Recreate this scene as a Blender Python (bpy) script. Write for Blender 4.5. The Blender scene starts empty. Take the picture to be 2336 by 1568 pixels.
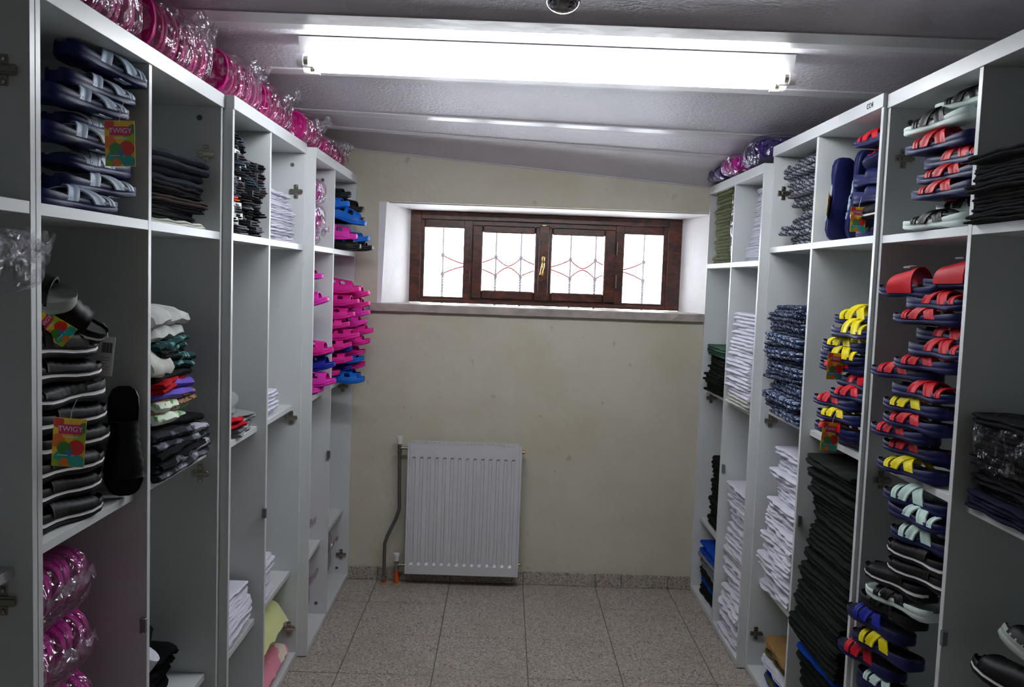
import bpy, bmesh, math, random
import numpy as np
from mathutils import Vector, Matrix, Euler
PI = math.pi
S = bpy.context.scene
COL = S.collection

# ---------------------------------------------------------------- camera, world, exposure
F_PX, PITCH, ROLL, YAW, CAM_H = 1976.89, 0.0747, 0.0355, 0.0093, 1.70
r0 = Vector((math.cos(YAW), -math.sin(YAW), 0)); f0 = Vector((math.sin(YAW), math.cos(YAW), 0)); z0 = Vector((0, 0, 1))
fwd = f0 * math.cos(PITCH) - z0 * math.sin(PITCH)
up = f0 * math.sin(PITCH) + z0 * math.cos(PITCH)
Rv = r0 * math.cos(ROLL) + up * math.sin(ROLL)
Uv = up * math.cos(ROLL) - r0 * math.sin(ROLL)
cam_d = bpy.data.cameras.new('camera')
cam_d.sensor_width = 36; cam_d.sensor_fit = 'HORIZONTAL'; cam_d.lens = F_PX * 36 / 2336
cam_d.clip_start = 0.02; cam_d.clip_end = 200
cam = bpy.data.objects.new('camera', cam_d); COL.objects.link(cam)
m = Matrix((Rv, Uv, -fwd)).transposed().to_4x4(); m.translation = Vector((0, 0, CAM_H))
cam.matrix_world = m
S.camera = cam
S.view_settings.view_transform = 'Standard'; S.view_settings.look = 'None'
S.view_settings.gamma = 1; S.view_settings.use_curve_mapping = False
S.view_settings.exposure = 0.56
W = bpy.data.worlds.new('sky'); S.world = W; W.use_nodes = True
bg = W.node_tree.nodes['Background']
bg.inputs[0].default_value = (0.86, 0.92, 1.0, 1); bg.inputs[1].default_value = 13.0
TUBE_STRENGTH = 30.0

# ---------------------------------------------------------------- materials
def lin(c):
    return tuple(((v / 255) / 12.92 if v / 255 <= 0.04045 else ((v / 255 + 0.055) / 1.055) ** 2.4) for v in c)
MATS = {}
def mat(name, rgb, rough=0.6, metal=0.0, var=0.0, vscale=8.0, bump=0.0, bscale=60.0, spec=0.5, coat=0.0, sheen=0.0, objrand=0.0):
    if name in MATS: return MATS[name]
    M = bpy.data.materials.new(name); M.use_nodes = True
    nt = M.node_tree; N = nt.nodes; L = nt.links; b = N['Principled BSDF']
    c = lin(rgb)
    b.inputs['Base Color'].default_value = (*c, 1); b.inputs['Roughness'].default_value = rough
    b.inputs['Metallic'].default_value = metal; b.inputs['Specular IOR Level'].default_value = spec
    b.inputs['Coat Weight'].default_value = coat
    if sheen: b.inputs['Sheen Weight'].default_value = sheen
    tc = N.new('ShaderNodeTexCoord')
    if var:
        n = N.new('ShaderNodeTexNoise'); n.inputs['Scale'].default_value = vscale; n.inputs['Detail'].default_value = 5
        L.new(tc.outputs['Object'], n.inputs['Vector'])
        r = N.new('ShaderNodeValToRGB')
        r.color_ramp.elements[0].position = 0.3; r.color_ramp.elements[1].position = 0.7
        r.color_ramp.elements[0].color = (*[v * (1 - var) for v in c], 1); r.color_ramp.elements[1].color = (*[min(1, v * (1 + var)) for v in c], 1)
        L.new(n.outputs['Fac'], r.inputs[0]); L.new(r.outputs[0], b.inputs['Base Color'])
    if bump:
        n2 = N.new('ShaderNodeTexNoise'); n2.inputs['Scale'].default_value = bscale; n2.inputs['Detail'].default_value = 4
        L.new(tc.outputs['Object'], n2.inputs['Vector'])
        bp = N.new('ShaderNodeBump'); bp.inputs['Strength'].default_value = bump; bp.inputs['Distance'].default_value = 0.004
        L.new(n2.outputs['Fac'], bp.inputs['Height']); L.new(bp.outputs[0], b.inputs['Normal'])
    MATS[name] = M
    return M

def mat_pattern(name, kind, c1, c2, c3=None, scale=40.0, rough=0.9):
    """woven or printed cloth: plaid, speckle, camo, leopard, floral, knit"""
    if name in MATS: return MATS[name]
    M = bpy.data.materials.new(name); M.use_nodes = True
    nt = M.node_tree; N = nt.nodes; L = nt.links; b = N['Principled BSDF']
    b.inputs['Roughness'].default_value = rough; b.inputs['Specular IOR Level'].default_value = 0.15
    tc = N.new('ShaderNodeTexCoord'); c1 = (*lin(c1), 1); c2 = (*lin(c2), 1); c3 = (*lin(c3), 1) if c3 else c2
    def mix(f, a, bb):
        mx = N.new('ShaderNodeMix'); mx.data_type = 'RGBA'
        L.new(f, mx.inputs[0])
        for i, v in ((6, a), (7, bb)):
            if isinstance(v, tuple): mx.inputs[i].default_value = v
            else: L.new(v, mx.inputs[i])
        return mx.outputs[2]
    def ramp(f, lo, hi):
        r = N.new('ShaderNodeMapRange'); r.inputs[1].default_value = lo; r.inputs[2].default_value = hi
        L.new(f, r.inputs[0]); return r.outputs[0]
    nz = N.new('ShaderNodeTexNoise'); nz.inputs['Scale'].default_value = scale; nz.inputs['Detail'].default_value = 3
    L.new(tc.outputs['Object'], nz.inputs['Vector'])
    if kind == 'plaid':
        outs = []
        for ax in (1, 2):
            mp = N.new('ShaderNodeMapping'); mp.inputs['Rotation'].default_value = (0.3, 0, 0.35)
            L.new(tc.outputs['Object'], mp.inputs[0])
            w = N.new('ShaderNodeTexWave'); w.bands_direction = 'XYZ'[ax]; w.inputs['Scale'].default_value = scale / 4
            w.inputs['Distortion'].default_value = 3.0; w.inputs['Detail'].default_value = 2; w.inputs['Detail Scale'].default_value = 2
            L.new(mp.outputs[0], w.inputs['Vector']); outs.append(ramp(w.outputs['Fac'], 0.42, 0.58))
        a = mix(outs[0], c1, c3); bb = mix(outs[0], c3, c2)
        col = mix(outs[1], a, bb)
    elif kind == 'speckle':
        v = N.new('ShaderNodeTexVoronoi'); v.inputs['Scale'].default_value = scale * 2.2
        L.new(tc.outputs['Object'], v.inputs['Vector'])
        w = N.new('ShaderNodeTexWave'); w.bands_direction = 'Y'; w.inputs['Scale'].default_value = scale / 3; w.inputs['Distortion'].default_value = 4
        L.new(tc.outputs['Object'], w.inputs['Vector'])
        col = mix(ramp(v.outputs['Distance'], 0.30, 0.42), c2, c1)
        col = mix(ramp(w.outputs['Fac'], 0.5, 0.7), col, mix(ramp(nz.outputs['Fac'], 0.45, 0.55), c3, c1))
    elif kind == 'leopard':
        v = N.new('ShaderNodeTexVoronoi'); v.inputs['Scale'].default_value = scale * 2
        L.new(tc.outputs['Object'], v.inputs['Vector']); col = mix(ramp(v.outputs['Distance'], 0.35, 0.45), c2, c1)
    elif kind == 'camo':
        nz.inputs['Scale'].default_value = scale / 3
        col = mix(ramp(nz.outputs['Fac'], 0.49, 0.51), c1, mix(ramp(nz.outputs['Fac'], 0.57, 0.58), c2, c3))
    elif kind == 'floral':
        nz.inputs['Scale'].default_value = scale / 2
        col = mix(ramp(nz.outputs['Fac'], 0.55, 0.6), c1, c2)
    else:
        w = N.new('ShaderNodeTexWave'); w.bands_direction = 'Y'; w.inputs['Scale'].default_value = scale; w.inputs['Distortion'].default_value = 2
        L.new(tc.outputs['Object'], w.inputs['Vector']); col = mix(w.outputs['Fac'], c1, c2)
    L.new(col, b.inputs['Base Color'])
    bp = N.new('ShaderNodeBump'); bp.inputs['Strength'].default_value = 0.4; bp.inputs['Distance'].default_value = 0.003
    L.new(nz.outputs['Fac'], bp.inputs['Height']); L.new(bp.outputs[0], b.inputs['Normal'])
    MATS[name] = M
    return M

def mat_film(name, tint=(1, 1, 1), base=0.10, rough=0.10, top=0.65):
    """clear crinkled polythene film"""
    if name in MATS: return MATS[name]
    M = bpy.data.materials.new(name); M.use_nodes = True
    nt = M.node_tree; N = nt.nodes; L = nt.links
    N.remove(N['Principled BSDF']); out = N['Material Output']
    tr = N.new('ShaderNodeBsdfTransparent'); tr.inputs[0].default_value = (*tint, 1)
    gl = N.new('ShaderNodeBsdfGlossy'); gl.inputs['Roughness'].default_value = rough; gl.inputs[0].default_value = (0.95, 0.95, 1, 1)
    df = N.new('ShaderNodeBsdfTranslucent'); df.inputs[0].default_value = (0.8, 0.8, 0.85, 1)
    tc = N.new('ShaderNodeTexCoord')
    v = N.new('ShaderNodeTexVoronoi'); v.feature = 'DISTANCE_TO_EDGE'; v.inputs['Scale'].default_value = 11; v.inputs['Randomness'].default_value = 1
    nz = N.new('ShaderNodeTexNoise'); nz.inputs['Scale'].default_value = 9; nz.inputs['Detail'].default_value = 3
    mp = N.new('ShaderNodeMix'); mp.data_type = 'VECTOR'; mp.inputs[0].default_value = 0.2
    L.new(tc.outputs['Object'], nz.inputs['Vector']); L.new(tc.outputs['Object'], mp.inputs[4]); L.new(nz.outputs['Color'], mp.inputs[5])
    L.new(mp.outputs[1], v.inputs['Vector'])
    bp = N.new('ShaderNodeBump'); bp.inputs['Strength'].default_value = 1.0; bp.inputs['Distance'].default_value = 0.05
    L.new(v.outputs['Distance'], bp.inputs['Height']); L.new(bp.outputs[0], gl.inputs['Normal'])
    lw = N.new('ShaderNodeLayerWeight'); lw.inputs['Blend'].default_value = 0.25
    mr = N.new('ShaderNodeMapRange'); mr.inputs[3].default_value = base; mr.inputs[4].default_value = top
    L.new(bp.outputs[0], lw.inputs['Normal']); L.new(lw.outputs['Fresnel'], mr.inputs[0])
    m1 = N.new('ShaderNodeMixShader'); m1.inputs[0].default_value = 0.06; L.new(tr.outputs[0], m1.inputs[1]); L.new(df.outputs[0], m1.inputs[2])
    m2 = N.new('ShaderNodeMixShader'); L.new(mr.outputs[0], m2.inputs[0]); L.new(m1.outputs[0], m2.inputs[1]); L.new(gl.outputs[0], m2.inputs[2])
    L.new(m2.outputs[0], out.inputs[0])
    MATS[name] = M
    return M

def mat_emit(name, rgb, s):
    M = bpy.data.materials.new(name); M.use_nodes = True; b = M.node_tree.nodes['Principled BSDF']
    b.inputs['Base Color'].default_value = (0.9, 0.9, 0.9, 1)
    b.inputs['Emission Color'].default_value = (*rgb, 1); b.inputs['Emission Strength'].default_value = s
    return M

def mat_wall(name, rgb, stain, rough=0.85):
    M = mat(name, rgb, rough, spec=0.25)
    nt = M.node_tree; N = nt.nodes; L = nt.links; b = N['Principled BSDF']; g = N.new('ShaderNodeNewGeometry')
    n = N.new('ShaderNodeTexNoise'); n.inputs['Scale'].default_value = 1.9; n.inputs['Detail'].default_value = 8; n.inputs['Roughness'].default_value = 0.6
    L.new(g.outputs['Position'], n.inputs['Vector'])
    r = N.new('ShaderNodeMapRange'); r.inputs[1].default_value = 0.45; r.inputs[2].default_value = 0.75
    L.new(n.outputs['Fac'], r.inputs[0])
    mx = N.new('ShaderNodeMix'); mx.data_type = 'RGBA'; L.new(r.outputs[0], mx.inputs[0])
    mx.inputs[6].default_value = (*lin(rgb), 1); mx.inputs[7].default_value = (*lin(stain), 1)
    n3 = N.new('ShaderNodeTexNoise'); n3.inputs['Scale'].default_value = 14; n3.inputs['Detail'].default_value = 3; L.new(g.outputs['Position'], n3.inputs['Vector'])
    r3 = N.new('ShaderNodeMapRange'); r3.inputs[1].default_value = 0.70; r3.inputs[2].default_value = 0.76; r3.inputs[4].default_value = 0.35
    L.new(n3.outputs['Fac'], r3.inputs[0])
    m2 = N.new('ShaderNodeMix'); m2.data_type = 'RGBA'; L.new(r3.outputs[0], m2.inputs[0]); L.new(mx.outputs[2], m2.inputs[6]); m2.inputs[7].default_value = (*lin((120, 108, 88)), 1)
    L.new(m2.outputs[2], b.inputs['Base Color'])
    n2 = N.new('ShaderNodeTexNoise'); n2.inputs['Scale'].default_value = 22; n2.inputs['Detail'].default_value = 6
    L.new(g.outputs['Position'], n2.inputs['Vector'])
    bp = N.new('ShaderNodeBump'); bp.inputs['Strength'].default_value = 0.5; bp.inputs['Distance'].default_value = 0.006
    L.new(n2.outputs['Fac'], bp.inputs['Height']); L.new(bp.outputs[0], b.inputs['Normal'])
    return M

def mat_terrazzo(name, rgb, dark):
    M = mat(name, rgb, 0.42, spec=0.4)
    nt = M.node_tree; N = nt.nodes; L = nt.links; b = N['Principled BSDF']; g = N.new('ShaderNodeNewGeometry')
    v = N.new('ShaderNodeTexVoronoi'); v.inputs['Scale'].default_value = 170; L.new(g.outputs['Position'], v.inputs['Vector'])
    sep = N.new('ShaderNodeSeparateColor'); L.new(v.outputs['Color'], sep.inputs[0])
    def mixc(f, lo, hi, a, bcol):
        r = N.new('ShaderNodeMapRange'); r.inputs[1].default_value = lo; r.inputs[2].default_value = hi; L.new(f, r.inputs[0])
        mx = N.new('ShaderNodeMix'); mx.data_type = 'RGBA'; L.new(r.outputs[0], mx.inputs[0])
        if isinstance(a, tuple): mx.inputs[6].default_value = a
        else: L.new(a, mx.inputs[6])
        mx.inputs[7].default_value = bcol
        return mx.outputs[2]
    c = mixc(sep.outputs[0], 0.72, 0.76, (*lin(rgb), 1), (*lin(dark), 1))
    c = mixc(sep.outputs[1], 0.80, 0.84, c, (*lin((176, 150, 132)), 1))
    c = mixc(sep.outputs[2], 0.90, 0.93, c, (*lin((196, 192, 184)), 1))
    n = N.new('ShaderNodeTexNoise'); n.inputs['Scale'].default_value = 2.6; n.inputs['Detail'].default_value = 6; L.new(g.outputs['Position'], n.inputs['Vector'])
    r = N.new('ShaderNodeMapRange'); r.inputs[1].default_value = 0.5; r.inputs[2].default_value = 0.85; r.inputs[4].default_value = 0.5; L.new(n.outputs['Fac'], r.inputs[0])
    mx = N.new('ShaderNodeMix'); mx.data_type = 'RGBA'; L.new(r.outputs[0], mx.inputs[0]); L.new(c, mx.inputs[6]); mx.inputs[7].default_value = (*lin((128, 116, 98)), 1)
    L.new(mx.outputs[2], b.inputs['Base Color'])
    return M

def mat_wood(name, dark, light):
    M = mat(name, light, 0.32, spec=0.5, coat=0.3)
    nt = M.node_tree; N = nt.nodes; L = nt.links; b = N['Principled BSDF']; tc = N.new('ShaderNodeTexCoord')
    mp = N.new('ShaderNodeMapping'); mp.inputs['Scale'].default_value = (2.5, 6, 6); L.new(tc.outputs['Object'], mp.inputs[0])
    n = N.new('ShaderNodeTexNoise'); n.inputs['Scale'].default_value = 5; n.inputs['Detail'].default_value = 8; n.inputs['Distortion'].default_value = 1.2
    L.new(mp.outputs[0], n.inputs['Vector'])
    r = N.new('ShaderNodeValToRGB'); r.color_ramp.elements[0].position = 0.38; r.color_ramp.elements[1].position = 0.66
    r.color_ramp.elements[0].color = (*lin(dark), 1); r.color_ramp.elements[1].color = (*lin(light), 1)
    L.new(n.outputs['Fac'], r.inputs[0]); L.new(r.outputs[0], b.inputs['Base Color'])
    return M

# ---------------------------------------------------------------- mesh helpers
def mesh(name, V, F, mats, smooth=False, mi=None, sharp=None):
    me = bpy.data.meshes.new(name)
    me.from_pydata([tuple(v) for v in V], [], [tuple(f) for f in F])
    if not isinstance(mats, (list, tuple)): mats = [mats]
    for m_ in mats: me.materials.append(m_)
    if mi is not None: me.polygons.foreach_set('material_index', mi)
    if smooth:
        me.polygons.foreach_set('use_smooth', [True] * len(me.polygons))
        if sharp: me.set_sharp_from_angle(angle=math.radians(sharp))
    me.update(); return me

def obj(name, me, parent=None, loc=(0, 0, 0), rot=(0, 0, 0), label=None, cat=None, group=None, kind=None, scale=None):
    o = bpy.data.objects.new(name, me); COL.objects.link(o)
    o.location = loc; o.rotation_euler = rot
    if scale: o.scale = scale
    if parent: o.parent = parent
    if label: o['label'] = label
    if cat: o['category'] = cat
    if group: o['group'] = group
    if kind: o['kind'] = kind
    return o

def thing(name, label, cat, loc=(0, 0, 0), rot=(0, 0, 0), group=None):
    return obj(name, None, None, loc, rot, label, cat, group)

def copy_thing(root, loc, rot, label, group=None):
    r = root.copy(); COL.objects.link(r); r.location = loc; r.rotation_euler = rot; r['label'] = label
    if group: r['group'] = group
    elif 'group' in r: del r['group']
    for ch in root.children:
        c = ch.copy(); COL.objects.link(c); c.parent = r
        for g in ch.children:
            d = g.copy(); COL.objects.link(d); d.parent = c
    return r

class MB:
    def __init__(s): s.V = []; s.F = []; s.MI = []
    def add(s, V, F, mi=0):
        n = len(s.V); s.V += [tuple(v) for v in V]; s.F += [tuple(i + n for i in f) for f in F]; s.MI += [mi] * len(F); return s
    def box(s, x0, x1, y0, y1, z0_, z1, mi=0, bev=0.0):
        if bev:
            bm = bmesh.new(); bmesh.ops.create_cube(bm, size=1)
            for v in bm.verts: v.co = Vector(((x0 + x1) / 2 + v.co.x * (x1 - x0), (y0 + y1) / 2 + v.co.y * (y1 - y0), (z0_ + z1) / 2 + v.co.z * (z1 - z0_)))
            bmesh.ops.bevel(bm, geom=bm.edges[:], offset=bev, segments=1, affect='EDGES')
            bm.verts.index_update()
            s.add([v.co[:] for v in bm.verts], [[v.index for v in f.verts] for f in bm.faces], mi); bm.free(); return s
        V = [(x0, y0, z0_), (x1, y0, z0_), (x1, y1, z0_), (x0, y1, z0_), (x0, y0, z1), (x1, y0, z1), (x1, y1, z1), (x0, y1, z1)]
        return s.add(V, [(0, 3, 2, 1), (4, 5, 6, 7), (0, 1, 5, 4), (1, 2, 6, 5), (2, 3, 7, 6), (3, 0, 4, 7)], mi)
    def hexa(s, V, mi=0):
        return s.add(V, [(0, 3, 2, 1), (4, 5, 6, 7), (0, 1, 5, 4), (1, 2, 6, 5), (2, 3, 7, 6), (3, 0, 4, 7)], mi)
    def tube(s, pts, r, n=8, mi=0, cap=True):
        pts = [Vector(p) for p in pts]; rs = r if isinstance(r, (list, tuple)) else [r] * len(pts)
        base = len(s.V); t0 = (pts[1] - pts[0]).normalized()
        a = Vector((0, 0, 1)) if abs(t0.z) < 0.9 else Vector((1, 0, 0)); u = t0.cross(a).normalized()
        for i, p in enumerate(pts):
            t = (pts[min(i + 1, len(pts) - 1)] - pts[max(i - 1, 0)]).normalized()
            u = (u - t * u.dot(t)).normalized(); w = t.cross(u)
            for k in range(n):
                an = 2 * PI * k / n; s.V.append(tuple(p + (u * math.cos(an) + w * math.sin(an)) * rs[i]))
        for i in range(len(pts) - 1):
            for k in range(n):
                a_ = base + i * n + k; b_ = base + i * n + (k + 1) % n
                s.F.append((a_, b_, b_ + n, a_ + n)); s.MI.append(mi)
        if cap:
            s.F.append(tuple(base + k for k in range(n))[::-1]); s.F.append(tuple(base + (len(pts) - 1) * n + k for k in range(n))); s.MI += [mi, mi]
        return s
    def lathe(s, prof, c=(0, 0, 0), n=20, axis='z', mi=0):
        base = len(s.V)
        for r, h in prof:
            for k in range(n):
                an = 2 * PI * k / n; x, y = r * math.cos(an), r * math.sin(an)
                p = {'z': (x, y, h), 'x': (h, x, y), 'y': (x, h, y)}[axis]
                s.V.append((c[0] + p[0], c[1] + p[1], c[2] + p[2]))
        for i in range(len(prof) - 1):
            for k in range(n):
                a_ = base + i * n + k; b_ = base + i * n + (k + 1) % n
                s.F.append((a_, b_, b_ + n, a_ + n)); s.MI.append(mi)
        s.F.append(tuple(base + k for k in range(n))); s.F.append(tuple(base + (len(prof) - 1) * n + k for k in range(n))); s.MI += [mi, mi]
        return s
    def me(s, name, mats, smooth=False, sharp=None):
        me = mesh(name, s.V, s.F, mats, smooth, s.MI, sharp)
        bm = bmesh.new(); bm.from_mesh(me); bmesh.ops.recalc_face_normals(bm, faces=bm.faces); bm.to_mesh(me); bm.free()
        return me
    def build(s, name, mats, parent=None, smooth=False, sharp=None, **k):
        return obj(name, s.me(name, mats, smooth, sharp), parent, **k)

def box(name, x0, x1, y0, y1, z0_, z1, m_, parent=None, bev=0.0, **k):
    return MB().box(min(x0, x1), max(x0, x1), min(y0, y1), max(y0, y1), min(z0_, z1), max(z0_, z1), bev=bev).build(name, m_, parent, **k)

def text(name, body, size, m_, parent, loc, rot, extrude=0.0003):
    c = bpy.data.curves.new(name, 'FONT'); c.body = body; c.size = size; c.align_x = 'CENTER'; c.align_y = 'CENTER'; c.extrude = extrude
    c.materials.append(m_)
    tmp = bpy.data.objects.new(name + '_curve', c); me = bpy.data.meshes.new_from_object(tmp); bpy.data.objects.remove(tmp)
    if not me.materials: me.materials.append(m_)
    return obj(name, me, parent, loc, rot)

# ---------------------------------------------------------------- constants of the room
XA, XB, XC, XF, XM, XN = -.8936, -.864, -.824, 1.088, 1.1227, 1.135
D = 4.74; DEPTH = 0.50
WL, WR = -1.44, 1.70

laminate = mat('white_laminate', (208, 212, 213), 0.38, var=0.02, vscale=3, spec=0.45)
laminate_edge = mat('white_edge_band', (226, 224, 222), 0.35, spec=0.45)
ceil_m = mat('painted_plaster_ceiling', (190, 186, 194), 0.5, bump=1.0, bscale=70, spec=0.5)
flange_m = mat('gloss_painted_beam', (190, 189, 192), 0.28, bump=0.25, bscale=25, spec=0.6)
wall_m = mat_wall('cream_plaster', (200, 195, 180), (188, 180, 158))
reveal_m = mat('white_lime_reveal', (226, 224, 226), 0.8, var=0.04, vscale=9, bump=0.5, bscale=20)
tile_m = mat_terrazzo('terrazzo', (168, 160, 150), (112, 110, 108))
grout_m = mat('grout', (96, 90, 82), 0.9)
stone_m = mat('grey_marble_sill', (172, 162, 156), 0.45, var=0.22, vscale=14)
wood_m = mat_wood('brown_varnished_pine', (40, 18, 12), (92, 40, 24))
steel_m = mat('nickel_plated_steel', (168, 162, 150), 0.25, metal=1.0)
dark_m = mat('dark_recess', (30, 30, 32), 0.6)
brass_m = mat('brass', (206, 172, 108), 0.25, metal=1.0)
galv_m = mat('galvanised_pipe', (118, 116, 112), 0.4, metal=0.7)
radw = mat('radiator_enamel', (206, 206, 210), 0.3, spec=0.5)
orange_m = mat('orange_plastic_pipe', (196, 74, 20), 0.5)

# ---------------------------------------------------------------- floor
fl = box('floor', WL - 0.1, WR + 0.1, -1.6, D + 0.4, -0.12, -0.0025, grout_m, kind='structure')
JX = [-1.47, -1.065, -.66, -.256, .152, .556, .961, 1.366, 1.771]
JY = [-1.3 + .405 * 0]
JY = sorted([4.40 - .4085 * k for k in range(0, 15)] + [D - 0.002])
tile_cache = {}
rt = random.Random(5)
for i in range(len(JX) - 1):
    for j in range(len(JY) - 1):
        w = round(JX[i + 1] - JX[i] - 0.004, 3); h = round(JY[j + 1] - JY[j] - 0.004, 3)
        if (w, h) not in tile_cache: tile_cache[(w, h)] = MB().box(-w / 2, w / 2, -h / 2, h / 2, -0.012, 0, bev=0.0012).me('tile', tile_m)
        obj('tile', tile_cache[(w, h)], fl, ((JX[i] + JX[i + 1]) / 2, (JY[j] + JY[j + 1]) / 2, rt.uniform(-0.0012, 0.0)))

# ---------------------------------------------------------------- walls
Dw = 5.03
NL, NR = -.70, 1.15           # niche at the wall face
WLx, WRx = -0.556, 1.001
ZS = 1.544          # top of sill
NZ = 2.091; WZ = 2.069
mb = MB()
mb.box(WL - .1, NL, D, D + .55, 0, 2.62)
mb.box(NR, WR + .1, D, D + .55, 0, 2.62)
mb.box(NL, NR, D, D + .55, 0, ZS - .045)
mb.box(NL, NR, D + .03, D + .55, NZ, 2.62)
wb = mb.build('wall_back', wall_m, kind='structure')
mb = MB()
e = 0.0
# splayed jambs and soffit around the window
mb.hexa([(NL - .001, D - .001, ZS - .05), (NL + .02, D - .001, ZS - .05), (WLx, Dw, ZS - .05), (NL - .001, Dw + .2, ZS - .05),
         (NL - .001, D - .001, NZ), (NL + .04, D - .001, NZ), (WLx, Dw, NZ), (NL - .001, Dw + .2, NZ)])
mb.hexa([(NR - .03, D + .001, ZS - .05), (NR + .001, D - .001, ZS - .05), (NR + .001, Dw + .2, ZS - .05), (WRx, Dw, ZS - .05),
         (NR - .03, D + .001, 2.6), (NR + .001, D - .001, 2.6), (NR + .001, Dw + .2, 2.6), (WRx, Dw, 2.6)])
mb.hexa([(NL + .02, D + .029, NZ - .004), (NR - .01, D + .029, NZ - .004), (NR - .01, Dw + .1, WZ), (NL + .02, Dw + .1, WZ),
         (NL + .02, D + .029, 2.6), (NR - .01, D + .029, 2.6), (NR - .01, Dw + .1, 2.6), (NL + .02, Dw + .1, 2.6)])
up_ = MB().hexa([(NL - .001, D - .0005, NZ), (NL + .04, D + .004, NZ), (NL + .055, D + .05, NZ), (NL - .001, D + .05, NZ),
         (NL - .001, D - .0005, 2.6), (NL + .04, D + .004, 2.6), (NL + .055, D + .05, 2.6), (NL - .001, D + .05, 2.6)])
up_.build('wall_pier', wall_m, kind='structure')
jm = mb.build('trim_1', reveal_m, kind='structure')
mb = MB(); mb.box(NL + .035, NR - .02, D + .0, D + .032, NZ + .002, 2.6, 0)
mb.build('wall_lintel', wall_m, kind='structure')
box('wall_left', WL - .1, WL, -1.6, D, 0, 2.62, wall_m, kind='structure')
box('wall_right', WR, WR + .1, -1.6, D, 0, 2.62, wall_m, kind='structure')
box('wall_front', WL, WR, -1.6, -1.5, 0, 2.62, wall_m, kind='structure')
# sill slab: a broken-edged marble board
bm_s = MB(); n = 40; x0s, x1s = NL - .035, 1.084
rs = random.Random(3)
Vs = []; Fs = []
for i in range(n + 1):
    x = x0s + (x1s - x0s) * i / n; j1, j2 = rs.uniform(-.003, .003), rs.uniform(-.004, .004)
    yb = D + .02 if (x < NL + .01 or x > NR - .01) else Dw + .02
    Vs += [(x, D - .035 + j1, ZS - .043), (x, D - .04 + j2, ZS - .005), (x, D - .034, ZS), (x, yb, ZS), (x, yb, ZS - .043)]
for i in range(n):
    for k in range(5):
        a = i * 5 + k; b = i * 5 + (k + 1) % 5; Fs.append((a, b, b + 5, a + 5))
Fs += [(0, 1, 2, 3, 4), tuple(n * 5 + k for k in range(5))]
MB().add(Vs, Fs).build('trim_2', stone_m, kind='structure')
# skirting of terrazzo pieces
bb = box('baseboard_back', WL, WR, D - .006, D, 0, .068, grout_m, kind='structure')
cx = [WL] + [x for x in JX if WL < x < WR] + [WR]
cx = sorted(cx + [.70, 1.09])
for a, b in zip(cx[:-1], cx[1:]):
    MB().box(a + .0015, b - .0015, D - .016, D - .005, .001, .072, bev=.001).build('tile', tile_m, bb)

# ---------------------------------------------------------------- ceiling (shallow vaults between painted beams)
def interp(x, xs, ys): return float(np.interp(x, xs, ys))
def zc(x, y):
    b = interp(y, [-2, 3.2, 4.0, 4.4, D, 5.2], [2.435, 2.432, 2.405, 2.362, 2.300, 2.25])
    t = interp(y, [-2, 3.0, 4.0, 4.4, D, 5.2], [0, 0, .02, .045, .072, .08])
    return b - t * (x - .03)
STR = [(-.75, -.62), (-.09, .04), (.57, .70), (1.23, 1.36), (1.90, 2.03), (2.54, 2.70), (3.235, 3.33), (3.97, 4.045), (4.30, 4.335), (4.73, 4.8)]
def vault(y):
    for (a0, a1), (b0, b1) in zip(STR[:-1], STR[1:]):
        if a1 < y < b0:
            s = (y - a1) / (b0 - a1); L_ = b0 - a1
            return 0.004 + .05 * L_ * (math.sin(PI * s) ** .6)
    return 0.0
ys = set([-1.6])
for a, b in STR: ys |= {a - .0005, a, b, b + .0005}
for (a0, a1), (b0, b1) in zip(STR[:-1], STR[1:]):
    for k in range(1, 12): ys.add(a1 + (b0 - a1) * k / 12)
ys = sorted(y for y in ys if y <= D + .06); xs = np.linspace(WL - .05, WR + .05, 24)
V = [(x, y, zc(x, y) + vault(y)) for y in ys for x in xs]; nx = len(xs); ny = len(ys)
V += [(x, y, 2.64) for y in (ys[0], ys[-1]) for x in (xs[0], xs[-1])]
Fc = [(j * nx + i, j * nx + i + 1, (j + 1) * nx + i + 1, (j + 1) * nx + i) for j in range(ny - 1) for i in range(nx - 1)]
q = len(V) - 4; Fc.append((q, q + 2, q + 3, q + 1))
cl = mesh('ceiling', V, Fc, ceil_m, smooth=True, sharp=20)
obj('ceiling', cl, kind='structure')
for i, (a, b) in enumerate(STR[:-1]):
    Vt = []
    for x in xs: Vt += [(x, a, zc(x, a) - .0005), (x, (a + b) / 2, zc(x, (a + b) / 2) - .007), (x, b, zc(x, b) - .0005), (x, b, zc(x, b) + .02), (x, a, zc(x, a) + .02)]
    Ft = [(k * 5 + c, k * 5 + (c + 1) % 5, (k + 1) * 5 + (c + 1) % 5, (k + 1) * 5 + c) for k in range(nx - 1) for c in range(5)]
    MB().add(Vt, Ft).build('trim_%d' % (i + 3), flange_m, kind='structure')

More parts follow.
